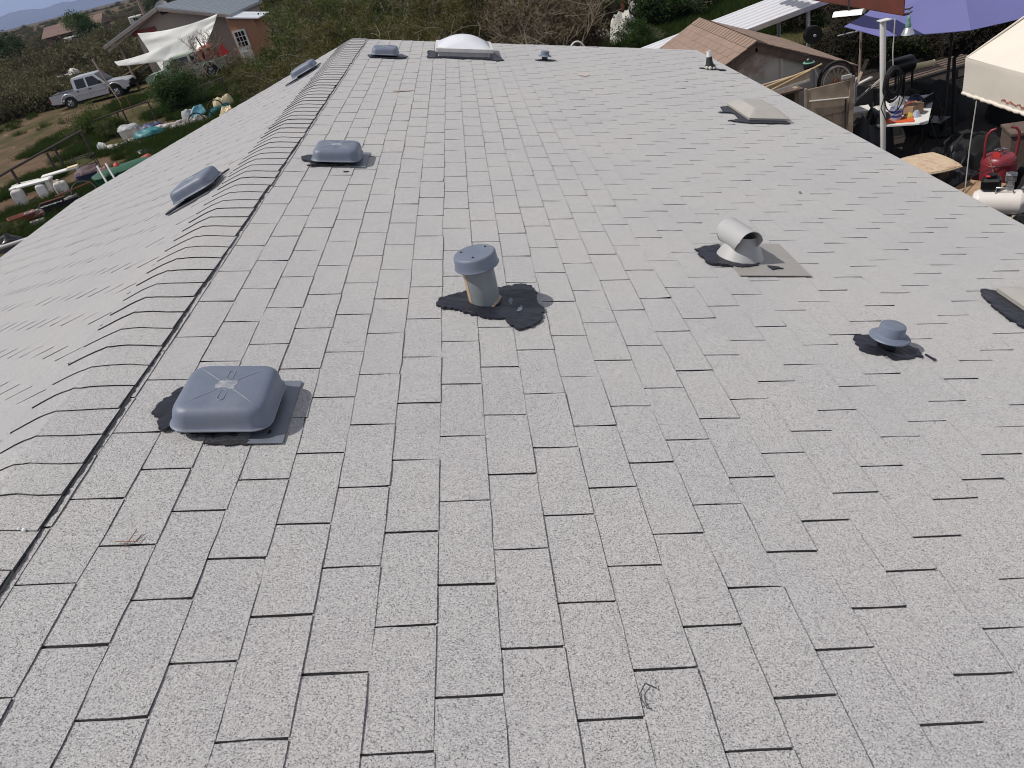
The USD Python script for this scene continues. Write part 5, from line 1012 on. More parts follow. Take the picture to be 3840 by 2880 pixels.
g = G(); [g.box((px_ + s * (W_ - .18), (y0 + y1) / 2 + .04, .9), (.08, y1 - y0 - .36, 1.8)) for s in (-1, 1)]; g.prism(Polygon([(px_ - W_ + .14, 0), (px_ + W_ - .14, 0), (px_ + W_ - .14, 1.8), (px_, pzz - .09), (px_ - W_ + .14, 1.8)]), 0, .08, rotm(loc=(0, y1 - .1, 0)) @ XZ); part('wall', g.mesh(), 'shed_wall', sh)
g = G()
for s in (-1, 1):
    a = slope_slab(px_, pzz - .012, px_ + s * W_, gz_(px_ + W_) - .012, y0, y1, .03); v_, f_ = a.mesh(); g.add(v_, f_ if s == 1 else f_[:, ::-1])
srf = part('roof', g.mesh(), 'shed_trim', sh)
rq = np.random.RandomState(17); n_ = math.hypot(1, sl)
for s in (-1, 1):
    for c in range(12):
        d0, d1 = c * .1453, (c + 1) * .1453
        off = (.4 * c) % 1 * .305
        for k in range(-1, 11):
            a, b = max(y0 - .02, y0 + off + k * .305 + .004), min(y1 + .01, y0 + off + (k + 1) * .305 - .004)
            if b - a < .04: continue
            def q(d, y, h): return (px_ + s * (d / n_ + h * sl / n_), y, pzz - d * sl / n_ + h / n_)
            j = rq.normal(0, .0012, 4); v_ = np.array([q(d0, a, .001), q(d0, b, .001), q(d1 + j[0], b, .0065 + j[1]), q(d1 + j[2], a, .0065 + j[3]), q(d1, b, -.008), q(d1, a, -.008), q(d0, a, -.008), q(d0, b, -.008)]); f_ = np.array([(0, 3, 2, 1), (3, 5, 4, 2), (0, 6, 5, 3), (1, 2, 4, 7)])
            part('shingle', (v_, f_ if s == 1 else f_[:, ::-1]), 'brown_shingle', srf)
for k in range(22):
    a = y0 - .02 + k * .142; pts = [(-.16, -.0), (-.06, 0), (0, .006), (.06, 0), (.16, 0)]; v_ = []
    for y, h in ((a, .017), (min(a + .15, y1 + .01), .008)):
        for u_, e_ in pts: v_.append((px_ + u_, y, gz_(px_ + u_) + h + e_))
    for u_, e_ in pts: v_.append((px_ + u_, a, gz_(px_ + u_) - .004))
    part('ridge_cap', (np.array(v_), np.array([(i, i + 1, i + 6, i + 5) for i in range(4)] + [(10 + i, 11 + i, 1 + i, i) for i in range(4)])), 'brown_shingle', srf)
for s in (-1, 1):
    g = G(); g.bar((px_ + .0, y0 + .03, pzz - .085), (px_ + s * W_, y0 + .03, gz_(px_ + W_) - .085), .035, .13); part('rake_board', g.mesh(), 'shed_trim', sh)
g = G(); g.box((px_ + W_ - .03, (y0 + y1) / 2, gz_(px_ + W_) - .09), (.03, y1 - y0 - .05, .12)); part('fascia', g.mesh(), 'shed_trim', sh)
for x in (4.95, 5.42, 6.2, 6.75):
    g = G(); zt = gz_(x) - .16; g.box((x, y0 + .07, zt / 2), (.05, .03, zt)); part('batten', g.mesh(), 'shed_wall', sh)
# dark doorway lean-to in front of the gable
an = thing('shed_porch', 'open dark doorway porch with sloping header boards in front of the shed', 'porch')
g = G(); g.box((4.78, 10.95, .92), (.06, .6, 1.84)); g.box((6.22, 11.05, .92), (.06, .45, 1.84)); part('side_wall', g.mesh(), 'plank_weathered', an)
g = G(); g.prism(Polygon([(4.8, 1.80), (6.36, 1.94), (6.36, 2.08), (4.8, 2.0)]), 0, .05, rotm(loc=(0, 10.73, 0)) @ XZ); part('header', g.mesh(), 'plank_weathered', an)
g = G(); g.bar((4.8, 10.69, 1.82), (6.37, 10.69, 1.955), .03, .035); part('header_trim', g.mesh(), 'dirty_white', an)
g = G(); g.box((5.55, 11.0, 1.82), (1.5, .5, .03)); part('porch_top', g.mesh(), 'shed_trim', an)  # unseen top plate, added to keep light out of the doorway
g = G(); g.box((5.5, 11.28, .9), (1.46, .03, 1.8)); part('back_panel', g.mesh(), 'charcoal', an)  # near-black sheet painted in for the unlit inside of the doorway
t = thing('plank_door', 'weathered vertical plank door standing open with a pale bar across it', 'door', (6.56, 10.48, 0), -.05)
xs = np.linspace(-.35, .35, 6)
for i in range(5):
    g = G(); g.box(((xs[i] + xs[i + 1]) / 2, 0, .86), (.136, .03, 1.72)); part('plank', g.mesh(), 'plank_weathered', t)
g = G(); g.box((0, -.025, 1.66), (.72, .02, .44)); part('top_board', g.mesh(), 'plank_weathered', t)
g = G(); g.box((.33, -.035, .97), (.07, .03, 1.94)); part('stile', g.mesh(), 'plank_weathered', t)
g = G(); g.box((-.345, -.03, .95), (.03, .03, 1.9)); part('stile', g.mesh(), 'plank_weathered', t)
g = G(); g.box((.25, -.045, 1.945), (.14, .03, .05)); part('cap_block', g.mesh(), 'shed_wall', t)
g = G(); g.tube([(-.30, -.06, 1.71), (.28, -.06, 1.64)], .012, 8); part('bar', g.mesh(), 'dirty_white', t)
g = G(); g.bar((.245, -.045, 1.62), (.245, -.045, .9), .016); part('strap', g.mesh(), 'dark_iron', t)
g = G(); g.tube([(5.45, 10.62, 1.99), (6.42, 10.66, 2.12), (6.55, 10.7, 2.14)], .012, 6); solo('thin_pole', g.mesh(), 'pale_wood', 'upper of two thin tan poles leaning across the shed header', 'pole')
g = G(); g.tube([(5.5, 10.60, 1.90), (6.36, 10.64, 2.11)], .010, 6); solo('thin_pole', g.mesh(), 'pale_wood', 'lower of two thin tan poles leaning across the shed header', 'pole')
t = thing('yard_lantern', 'black round lamp hanging on the shed gable wall above the plank door', 'lantern', (6.46, 10.95, 2.10)); g = G(); g.lathe([(0, -.08), (.07, -.06), (.085, 0), (.05, .05), (.06, .09), (0, .12)], 18); part('body', g.mesh(), 'black_plastic', t, smooth=True); g = G(); g.lathe([(.06, .03), (.09, .035), (.085, .05), (.05, .05)], 18); part('rim', g.mesh(), 'lamp_green', t, smooth=True); g = G(); g.tube([(.05, 0, .05), (.09, -.02, -.1), (.14, -.02, -.2)], .006, 5); part('cord', g.mesh(), 'dirty_white', t)
# wagon wheel
t = thing('wagon_wheel', 'large spoked wheel with black rim leaning on the shed gable', 'wheel', (6.90, 10.98, 1.76), .08, rx=-.08)
g = G(); g.lathe([(.265, -.03), (.295, -.035), (.305, 0), (.295, .035), (.265, .03), (.265, -.03)], 44, mat=rotm(rx=PI / 2)); part('rim', g.mesh(), 'black_plastic', t, smooth=40)
g = G(); g.lathe([(.205, -.02), (.225, -.02), (.225, .02), (.205, .02), (.205, -.02)], 40, mat=rotm(rx=PI / 2)); part('inner_ring', g.mesh(), 'aluminium', t, smooth=40)
for k in range(14):
    a = k * 2 * PI / 14; g = G(); g.bar((.03 * math.cos(a), 0, .03 * math.sin(a)), (.22 * math.cos(a), 0, .22 * math.sin(a)), .035, .014, up=(0, 1, 0)); part('spoke', g.mesh(), 'wheel_wood', t)
g = G(); g.lathe([(0, -.03), (.04, -.03), (.04, .03), (0, .03)], 18, mat=rotm(rx=PI / 2)); part('hub', g.mesh(), 'rust_red', t)

# ------------------------------------------------------------------ carport, beam, pole and what hangs there
cp_ = thing('corrugated_carport', 'white corrugated metal carport roof sloping down behind the brown shed', 'carport')
cz_ = lambda x: 2.108 + .124 * (x - 6.76)
yy = np.linspace(14.6, 16.35, 113); ph = (yy - 14.6) / .25 % 1; prof = np.where(ph < .62, 0, np.where(ph < .70, (ph - .62) / .08, np.where(ph < .90, 1, 1 - (ph - .90) / .10))) * .035
for k in range(5):
    xa, xb = 3.9 + k * 1.12, 3.9 + (k + 1) * 1.12 + (.06 if k < 4 else 0); v_ = np.array([(x, y, cz_(x) + h + e_ + k * .003) for e_ in (0, -.004) for x in (xa, xb) for y, h in zip(yy, prof)]); n = len(yy)
    f_ = [(i, n + i, n + i + 1, i + 1) for i in range(n - 1)] + [(2 * n + i, 2 * n + i + 1, 3 * n + i + 1, 3 * n + i) for i in range(n - 1)]
    part('roof_sheet', (v_, np.array(f_)), 'corrugated', cp_)
g = G(); g.bar((3.9, 14.57, cz_(3.9) - .03), (9.5, 14.57, cz_(9.5) - .03), .03, .09); part('edge_flashing', g.mesh(), 'aluminium', cp_)
for x, y in ((7.97, 14.66), (4.2, 14.66), (4.2, 16.2), (7.97, 16.2)):
    g = G(); g.tube([(x, y, 0), (x, y, cz_(x) - .02)], .04, 10); part('post', g.mesh(), 'galv_white', cp_, smooth=True)
t = thing('black_drum_fan', 'black round drum hanging on the carport post behind the shed roof', 'drum', (7.97, 14.42, 1.76)); g = G(); g.lathe([(.02, -.09), (.14, -.1), (.165, -.08), (.17, 0), (.165, .05), (0, .06)], 30, mat=rotm(rx=PI / 2)); part('drum', g.mesh(), 'black_plastic', t, smooth=35); g = G(); g.lathe([(0, .10), (.025, .10), (.03, .085), (0, .08)], 14, mat=rotm(rx=PI / 2)); part('hub', g.mesh(), 'grey_plastic', t)
bm = thing('red_steel_beam', 'rust red steel beam end resting on the white pole', 'beam')
def chan(g, a, b, h, wf):
    a = np.array(a, float); b = np.array(b, float); d = (b - a) / np.linalg.norm(b - a); s = np.cross(d, [0, 0, 1])
    g.bar(a + [0, 0, h / 2], b + [0, 0, h / 2], .012, h - .026); g.bar(a + s * wf / 2 + [0, 0, h - .006], b + s * wf / 2 + [0, 0, h - .006], wf, .012); g.bar(a + s * wf / 2 + [0, 0, .006], b + s * wf / 2 + [0, 0, .006], wf, .012); return g
part('channel', chan(G(), (7.86, 10.9, 2.49), (7.60, 15.6, 2.49), .27, .09).mesh(), 'beam_red', bm)
g = G(); [g.tube([(7.865, 10.9, z), (7.90, 10.82, z + .01), (7.93, 10.80, z + .03)], .012, 6) for z in (2.52, 2.58, 2.76)]; part('hook', g.mesh(), 'dark_iron', bm)
wp_ = thing('white_pole', 'white painted steel pole holding up the red beam end', 'pole')
g = G(); g.tube([(7.74, 11.02, 0), (7.60, 11.0, 2.47)], .044, 20); part('pole', g.mesh(), 'white_paint', wp_, smooth=True)
g = G(); g.box((7.62, 11.0, 2.477), (.16, .14, .014)); part('top_plate', g.mesh(), 'white_paint', wp_)
t = thing('light_fixture', 'white fluorescent light fixture hung beside the red beam', 'light fixture', (7.33, 11.55, 2.56), -.75)
g = G(); g.prism(Polygon([(-.09, 0), (.09, 0), (.04, .06), (-.04, .06)]), -.22, .22, rotm(rz=PI / 2) @ XZ); part('reflector', g.mesh(), 'white_paint', t); g = G(); g.box((.15, .02, .02), (.14, .14, .02)); part('end_flap', g.mesh(), 'dirty_white', t); g = G(); g.box((0, 0, .15), (.02, .02, .2)); part('hanger', g.mesh(), 'dark_iron', t)
t = thing('clamp_lamp', 'clamp lamp with green socket and silver shade hanging from the beam end', 'lamp', (7.90, 10.83, 2.24)); g = G(); g.lathe([(.095, -.005), (.085, .02), (.06, .07), (.035, .095), (.03, .095), (.055, .07), (.08, .02), (.09, -.005)], 26); part('shade', g.mesh(), 'aluminium', t, smooth=True)
g = G(); g.lathe([(.036, .09), (.042, .12), (.03, .16), (.022, .20), (.03, .23), (0, .25)], 16); part('socket', g.mesh(), 'lamp_green', t, smooth=True); g = G(); g.tube([(0, 0, .24), (.01, .01, .32), (0, .02, .36)], .006, 6); part('cord', g.mesh(), 'dirty_white', t); g = G(); g.tm(trimesh.creation.icosphere(2, .035), rotm(loc=(0, 0, .03))); part('bulb', g.mesh(), 'white_acrylic', t, smooth=True)
g = G(); g.tube([(7.71, 10.86, 2.49), (7.71, 10.87, 2.0), (7.735, 10.88, 1.8), (7.75, 10.9, 1.75)], .008, 6); part('cord', g.mesh(), 'dirty_white', bm)
t = thing('hose_coil', 'coil of black hose hung on the white pole', 'hose', (7.73, 10.86, 1.58), .1); rh = np.random.RandomState(4)
for k in range(9):
    a0, b0 = .085 + .009 * k, .17 + .013 * k; g = G(); aa = np.linspace(0, 2 * PI, 34)[:-1]; g.tube([(a0 * math.cos(a) + rh.normal(0, .003), .012 * (k % 3) - .02 + .008 * math.sin(a + k), .06 - b0 * .35 + b0 * math.sin(a)) for a in aa], .0095, 6, closed=True); part('loop', g.mesh(), 'black_rubber', t, smooth=True)
g = G(); aa = np.linspace(0, 2 * PI, 40)[:-1]; g.tube([(.03 + .17 * math.cos(a), -.02, -.14 + .33 * math.sin(a)) for a in aa], .0085, 6, closed=True); part('loose_loop', g.mesh(), 'black_rubber', t, smooth=True)
g = G(); g.tube([(-.12, -.03, -.1), (-.19, -.03, -.35), (-.1, -.04, -.56), (.06, -.04, -.5), (.12, -.03, -.25)], .008, 6); part('loose_loop', g.mesh(), 'black_rubber', t, smooth=True)

# umbrella
u_ = thing('blue_umbrella', 'big blue violet patio umbrella at the top right', 'umbrella', (9.45, 12.3, 0)); R_ = 1.68; ap = np.array([0, 0, 2.72]); vs = [np.array([R_ * math.cos(a), R_ * math.sin(a), 2.10]) for a in np.radians(22.5 + 45 * np.arange(8))]
for k in range(8):
    a, b = vs[k], vs[(k + 1) % 8]; n = 9; pts = []; 
    for i in range(n + 1):
        for j in range(n + 1):
            s_, w_ = i / n, j / n; p_ = ap + (a * (1 - w_) + b * w_ - ap) * s_; sagm = 4 * w_ * (1 - w_) * s_ * .05; out = np.array([p_[0], p_[1], 0]); out /= np.linalg.norm(out) + 1e-6
            pts.append(p_ - out * sagm * .9 + [0, 0, -.02 * 4 * w_ * (1 - w_) * s_ + .07 * math.sin(PI * s_) * .6])
    pts = np.array(pts); f_ = [(i * (n + 1) + j, (i + 1) * (n + 1) + j, (i + 1) * (n + 1) + j + 1, i * (n + 1) + j + 1) for i in range(n) for j in range(n)]; f_ = np.array(f_)
    N = len(pts); v_ = np.vstack([pts, pts - [0, 0, .006]]); part('canopy_panel', (v_, np.vstack([f_, f_[:, ::-1] + N])), 'umbrella_blue', u_, smooth=True)
    g = G(); g.tube([ap - [0, 0, .03], ap * .45 + a * .55 + [0, 0, .02], a - [0, 0, .02]], .009, 6); part('rib', g.mesh(), 'dark_iron', u_)
g = G(); g.tube([(0, 0, 0), (0, 0, 2.7)], .024, 12); part('mast', g.mesh(), 'dark_iron', u_, smooth=True); g = G(); g.lathe([(.25, 0), (.25, .05), (.05, .09), (.05, .3), (0, .3)], 24); part('base', g.mesh(), 'charcoal', u_)
# cream canopy
c_ = thing('cream_canopy', 'cream fabric canopy with deep valance and rolled hem at the right edge', 'canopy'); X0, Y1 = 7.4, 8.5; X1, Y0_ = 10.9, 6.2; A_ = np.array([9.1, 7.4, 3.85]); ct = [np.array(p) for p in ((X0, Y1, 2.37), (X0, Y0_, 2.37), (X1, Y0_, 2.37), (X1, Y1, 2.37))]
def fabric_tri(a, b, c, n=12, sag=.06, seed=0):
    pts = []; idx = {}
    for i in range(n + 1):
        for j in range(n + 1 - i):
            w = np.array([i, j, n - i - j]) / n; p = a * w[0] + b * w[1] + c * w[2]; idx[i, j] = len(pts); pts.append(p - [0, 0, sag * 9 * w[0] * w[1] * w[2] * 2.2 + .03 * math.sin(PI * w[2]) + .012 * (meshkit.fbm(p * 3, 2, seed) - .5)])
    f = []
    for i in range(n):
        for j in range(n - i):
            f.append((idx[i, j], idx[i + 1, j], idx[i, j + 1]))
            if i + j < n - 1: f.append((idx[i + 1, j], idx[i + 1, j + 1], idx[i, j + 1]))
    pts = np.array(pts); f = np.array(f); N = len(pts); return np.vstack([pts, pts - [0, 0, .008]]), np.vstack([f, f[:, ::-1] + N])
for k in range(4): part('roof_panel', fabric_tri(ct[(k + 1) % 4], ct[k], A_, seed=k), 'canopy_cream', c_, smooth=True)
for k in range(4):
    a, b = ct[k], ct[(k + 1) % 4]; part('valance', cloth(a + [0, 0, .0], b + [0, 0, .0], b - [0, 0, .41], a - [0, 0, .41], 26, 8, .008, k + 3, 0, .006, 3, (4, 1)), 'canopy_cream', c_, smooth=True)
    g = G(); q = [a * (1 - s) + b * s - [0, 0, .425] for s in np.linspace(0, 1, 50)]; g.tube([p + [.004 * math.sin(i * 1.9), .004 * math.cos(i * 1.3), .003 * math.sin(i * 1.1)] for i, p in enumerate(q)], [.022 + .005 * math.sin(i * 2.3) for i in range(50)], 8); part('rolled_hem', g.mesh(), 'canopy_cream', c_, smooth=True)
    g = G(); g.tube([a, A_], .012, 6); part('hip_seam', g.mesh(), 'canopy_cream', c_, smooth=True); g = G(); g.tube([(ct[k][0] + (.06 if ct[k][0] < 9 else -.06), ct[k][1] - (.06 if ct[k][1] > 7 else -.06), 0), ct[k] + [.06 if ct[k][0] < 9 else -.06, -.06 if ct[k][1] > 7 else .06, -.03]], .025, 10)
    if k in (1, 2, 3): part('leg', g.mesh(), 'dark_iron', c_)
rz_ = np.random.RandomState(2); g = G()
for k in range(26):                                           # faded, unreadable red print on the hem
    y = 7.72 - k * .022; z = 2.015 + .01 * math.sin(k) + (k % 4) * .003; g.box((X0 - .012, y, z), (.004, .011 * (.6 + rz_.rand()), .028 * (.5 + .6 * rz_.rand())))
part('faded_print', g.mesh(), 'canopy_red_mark', c_)
g = G(); g.tube([(X0 - .0, 8.2, 1.93), (X0, 8.23, 1.3), (X0 + .02, 8.25, .6), (X0 + .05, 8.3, .02)], .007, 6); solo('hanging_rope', g.mesh(), 'dirty_white', 'thin rope hanging straight down from the cream canopy hem', 'rope')
g = G(); g.tube([(9.33, 11.75, 0), (9.2, 11.75, 1.46)], .028, 10); g.tube([(9.2, 11.75, 1.46), (10.25, 11.72, 2.35)], .026, 10); solo('dark_frame_pole', g.mesh(), 'charcoal', 'dark steel frame pole bending into a diagonal brace under the umbrella', 'pole', smooth=True)

# table and its clutter
t = thing('folding_table', 'white folding table loaded with clutter behind the white pole', 'table', (8.55, 11.93, 0), math.radians(-32)); part('tabletop', loft([(rrect(.37, .77, .06, 4), .70), (rrect(.385, .785, .07, 4), .71), (rrect(.385, .785, .07, 4), .735), (rrect(.375, .775, .06, 4), .74)], True, True), 'white_paint', t, smooth=30)
for sx in (-.3, .3):
    for sy in (-.6, .6):
        g = G(); g.tube([(sx, sy, 0), (sx, sy, .70)], .014, 8); part('leg', g.mesh(), 'charcoal', t)
t = thing('plastic_bucket', 'small clear bucket with blue band on an orange cloth', 'bucket', (8.17, 11.52, .752)); g = G(); g.lathe([(.0, 0), (.078, 0), (.098, .19), (.103, .2), (.094, .2), (.075, .01)], 26); part('shell', g.mesh(), 'bucket_clear', t, smooth=30)
for z0_, z1_ in ((.05, .085), (.12, .165)):
    g = G(); g.lathe([(.0795 + .02 * z0_ / .19, z0_), (.0795 + .02 * z1_ / .19, z1_)], 26); part('blue_band', g.mesh(), 'bucket_blue', t, smooth=True)
g = G(); g.prism(ragged(affinity.rotate(sbox(-.22, -.14, .22, .14), -32), .02, .04, 4), .745, .75, rotm(loc=(8.2, 11.46, 0))); solo('orange_cloth', g.mesh(), 'orange_cloth', 'bright orange cloth spread under the small bucket', 'cloth')
g = G(); g.box((8.50, 11.60, .83), (.26, .18, .16), .4); solo('torn_carton', g.mesh(), 'cardboard', 'torn brown carton right of the blue banded bucket', 'carton')
heap('yellow_rag', 'small yellow rag in front of the torn carton', 'rag', 8.37, 11.47, .745, .16, .12, .08, 41, 'yellow_plastic'); heap('glass_jar_bag', 'clear plastic bag beside the yellow rag', 'bag', 8.47, 11.44, .745, .12, .1, .12, 42, 'bucket_clear')
for i, (x, y, m_, w, h, nm) in enumerate(((8.62, 11.9, 'rust_red', .3, .16, 'dark red rag on the table behind the carton'), (8.35, 11.85, 'old_wood', .3, .14, 'heap of brown scraps behind the bucket'), (8.2, 12.2, 'dirty_white', .25, .1, 'pale scraps at the far left of the table'), (8.6, 12.3, 'grey_plastic', .28, .15, 'grey plastic lump at the back of the table'), (8.9, 12.3, 'tarp_navy', .25, .12, 'dark blue rag at the back right of the table'))):
    heap('table_clutter', nm, 'clutter', x, y, .742, w, w * .8, h, 50 + i, m_)
g = G(); g.box((7.95, 12.55, .73), (.5, .35, .03), -.3); [g.tube([(7.95 + sx * .2, 12.55 + sy * .13, 0), (7.95 + sx * .2, 12.55 + sy * .13, .72)], .015, 6) for sx in (-1, 1) for sy in (-1, 1)]; solo('white_side_table', g.mesh(), 'white_paint', 'small white side table corner behind the black bag', 'table')
heap('tall_black_bag', 'tall full black rubbish bag right of the plank door', 'bag', 7.80, 11.75, 0, 1.0, .8, 1.0, 60, 'black_plastic', .2, .6)
heap('glossy_black_bag', 'glossy crinkled black rubbish bag behind the peeling board', 'bag', 8.5, 10.45, 0, .8, .75, .62, 61, 'black_plastic', 0, 1.8)
heap('big_black_bag', 'large black bag under the right of the peeling board', 'bag', 8.2, 9.95, 0, 1.1, .9, .5, 62, 'black_plastic', .4, .9)
t = thing('black_bin', 'black round bin under the peeling board', 'bin', (7.8, 9.82, 0)); g = G(); g.lathe([(0, 0), (.27, 0), (.33, .5), (.345, .54), (.31, .54)], 26); part('tub', g.mesh(), 'black_plastic', t, smooth=30); g = G(); g.tube([(.34 * math.cos(a), .34 * math.sin(a), .535) for a in np.linspace(0, 2 * PI, 27)[:-1]], .012, 6, closed=True); part('rim', g.mesh(), 'black_plastic', t)
t = thing('peeling_board', 'square board with peeling cream and brown surface lying on the black bin', 'board', (7.80, 9.79, .56), .13, ry=.03)
q_ = []
for k, (a, b) in enumerate((((-.31, -.36), (.22, -.40)), ((.22, -.40), (.30, .33)), ((.30, .33), (-.20, .40)), ((-.20, .40), (-.31, -.36)))):
    a, b = np.array(a), np.array(b); nn = np.array([b[1] - a[1], -(b[0] - a[0])]); nn /= np.linalg.norm(nn)
    q_ += [a + (b - a) * s + nn * .035 * 4 * s * (1 - s) for s in np.linspace(0, 1, 9)[:-1]]
pb = Polygon(q_); v_, f_ = sheet_of(pb, .035, .02, .003, 3, 0); part('top', (v_, f_), 'peeling_board', t, smooth=30); g = G(); ring = np.array(pb.buffer(.001).exterior.coords)[:-1]; g.tube(np.c_[ring, np.full(len(ring), .015)], .014, 6, closed=True); part('edge', g.mesh(), 'board_edge', t, smooth=True)
# red tank
t = thing('red_pressure_tank', 'red upright pressure tank with hoop handles', 'tank', (8.74, 9.6, 0), -.35, scale=(1.05, 1.05, 1.0)); g = G(); g.lathe([(0, .04), (.17, .04), (.215, .07), (.222, .12), (.222, .43), (.215, .49), (.18, .53), (.05, .55), (0, .55)], 40); part('tank', g.mesh(), 'tank_red', t, smooth=35)
g = G(); g.lathe([(.223, .435), (.227, .44), (.223, .445)], 40); part('seam', g.mesh(), 'tank_red', t)
for s in (-1, 1):
    g = G(); g.tube([(s * .19, -.02, .44), (s * .2, -.02, .75), (s * .19, -.02, .86), (s * .15, -.02, .92), (s * .09, -.02, .94)], .018, 10); part('handle', g.mesh(), 'tank_red', t, smooth=True)
g = G(); g.lathe([(0, .54), (.035, .54), (.035, .6), (.05, .61), (.05, .63), (0, .64)], 16); g.tube([(-.08, 0, .61), (.08, 0, .61)], .016, 8); part('valve', g.mesh(), 'chrome', t); g = G(); g.lathe([(0, 0), (.045, 0), (.045, .03), (0, .03)], 16, (-.06, -.06, .56), rotm(rx=1.2)); part('gauge', g.mesh(), 'red_plastic', t)
g = G(); g.tube([(-.16, -.1, .56), (-.12, -.24, .42), (-.08, -.26, .2), (-.02, -.27, .05)], .012, 6); part('hose', g.mesh(), 'rust_red', t, smooth=True)
for s in (-1, 1):
    g = G(); g.lathe([(.03, 0), (.08, 0), (.085, .02), (.08, .04), (.03, .04)], 18, (s * .2, .12, .085), rotm(ry=PI / 2)); part('wheel', g.mesh(), 'tyre', t)
# white compressor
t = thing('white_air_compressor', 'white horizontal tank air compressor with black motor by the right eave', 'compressor', (8.14, 8.60, 0), math.atan2(-.33, .47)); g = G(); g.lathe([(0, -.34), (.08, -.335), (.14, -.31), (.168, -.26), (.17, -.24), (.17, .24), (.168, .26), (.14, .31), (.08, .335), (0, .34)], 36, (0, 0, .29), rotm(ry=PI / 2)); part('tank', g.mesh(), 'tank_white', t, smooth=35)
g = G(); [g.box((sx * .2, sy * .12, .07), (.05, .03, .14)) for sx in (-1, 1) for sy in (-1, 1)]; part('feet', g.mesh(), 'tank_white', t)
g = G(); g.box((-.12, .02, .545), (.24, .17, .17), 0, .03); g.lathe([(0, -.02), (.06, 0), (.06, .05), (0, .06)], 18, (-.12, .02, .63)); part('motor', g.mesh(), 'black_plastic', t, smooth=25)
g = G(); g.box((.10, .03, .53), (.10, .12, .14), 0, .02); g.lathe([(0, -.05), (.05, -.05), (.05, .05), (0, .05)], 16, (.10, .03, .64)); [g.box((.10, .03, .60 + k * .018), (.13, .14, .006)) for k in range(5)]; part('pump', g.mesh(), 'aluminium', t)
g = G(); g.tube([(-.06, -.08, .46), (-.05, -.08, .52), (.14, -.08, .52), (.15, -.08, .46)], .011, 8); part('handle', g.mesh(), 'chrome', t, smooth=True); g = G(); g.lathe([(0, 0), (.03, 0), (.03, .02), (0, .025)], 14, (.26, -.05, .5), rotm(rx=1.2)); g.tube([(.26, 0, .44), (.26, 0, .53)], .012, 8); part('gauge', g.mesh(), 'chrome', t); g = G(); g.lathe([(0, 0), (.03, 0), (.035, .015), (0, .03)], 14, (-.16, -.02, .655)); part('red_knob', g.mesh(), 'red_plastic', t)
g = G(); g.lathe([(.02, 0), (.09, 0), (.095, .03), (.02, .03)], 18, (.27, -.2, .09), rotm(rx=-PI / 2)); part('wheel', g.mesh(), 'tyre', t); g = G(); g.tube([(.16, -.12, .12), (.16, -.14, .02)], .015, 8); part('drain', g.mesh(), 'tarp_cream', t)
t = thing('flat_carton', 'brown cardboard carton on the ground by the roof eave', 'carton', (8.2, 9.35, 0), .5); g = G(); g.box((0, 0, .12), (.55, .4, .24)); part('box', g.mesh(), 'cardboard', t); g = G(); g.box((.1, -.24, .235), (.45, .2, .01)); part('flap', g.mesh(), 'cardboard', t)
heap('yellow_strap', 'yellow strap beside the carton and the red tank', 'strap', 8.5, 9.32, .0, .3, .16, .12, 65, 'yellow_plastic')
t = thing('chrome_pipe_tool', 'silver tipped hose tool lying at the right edge beside the red tank', 'tool', (9.0, 9.0, .25), .5); g = G(); g.tube([(-.25, 0, 0), (.15, 0, .06)], .014, 8); part('rod', g.mesh(), 'dark_iron', t); g = G(); g.tube([(.15, 0, .06), (.27, 0, .08)], .03, 10); part('tip', g.mesh(), 'chrome', t)
g = G(); g.tube([(8.7, 9.35, .5), (8.3, 9.5, .35), (7.8, 9.0, .25), (7.3, 8.8, .2)], .008, 6); solo('black_cable', g.mesh(), 'black_rubber', 'thin black cable running from the red tank toward the eave', 'cable')
# dim things in the back of the yard
t = thing('black_grill', 'black barrel grill on legs in the dark behind the white pole', 'grill', (9.3, 13.6, 0), .2); g = G(); g.lathe([(0, -.24), (.14, -.23), (.16, -.2), (.16, .2), (.14, .23), (0, .24)], 24, (0, 0, 1.02), rotm(ry=PI / 2)); part('barrel', g.mesh(), 'black_plastic', t, smooth=35); g = G(); [g.bar((sx * .18, sy * .14, 0), (sx * .18, sy * .10, .92), .03) for sx in (-1, 1) for sy in (-1, 1)]; part('legs', g.mesh(), 'black_plastic', t); g = G(); g.tube([(-.14, -.18, 1.05), (.14, -.18, 1.05)], .01, 6); part('handle', g.mesh(), 'dark_iron', t)
g = G(); g.tube([(10.35, 15.1, .5), (10.75, 15.0, .52)], .07, 12); solo('rolled_mat', g.mesh(), 'tarp_cream', 'short cream roll lying on the dark scrap behind the umbrella post', 'roll', smooth=True)
t = thing('scrap_rack', 'dark scrap rack under the blue umbrella', 'rack', (10.3, 14.8, 0), .15); g = G(); [g.bar((sx, sy, 0), (sx, sy, .5), .05) for sx in (-1.2, 1.2) for sy in (-.35, .35)]; [g.bar((-1.2, sy, .44), (1.2, sy, .44), .06) for sy in (-.35, .35)]; part('frame', g.mesh(), 'dark_iron', t); g = G(); [g.bar((-1.2, -.3 + k * .15, .475), (1.25, -.28 + k * .14, .475), .09, .02) for k in range(5)]; part('slats', g.mesh(), 'shed_trim', t)
t = thing('grey_cartons', 'pale grey cardboard cartons leaning behind the plank door', 'cartons', (8.0, 13.2, 0), .3); g = G(); g.box((0, 0, .5), (.36, .28, .8), .2); part('carton', g.mesh(), 'grey_plastic', t); g = G(); g.box((.25, -.05, .85), (.32, .05, .45), .7); part('carton', g.mesh(), 'grey_plastic', t)
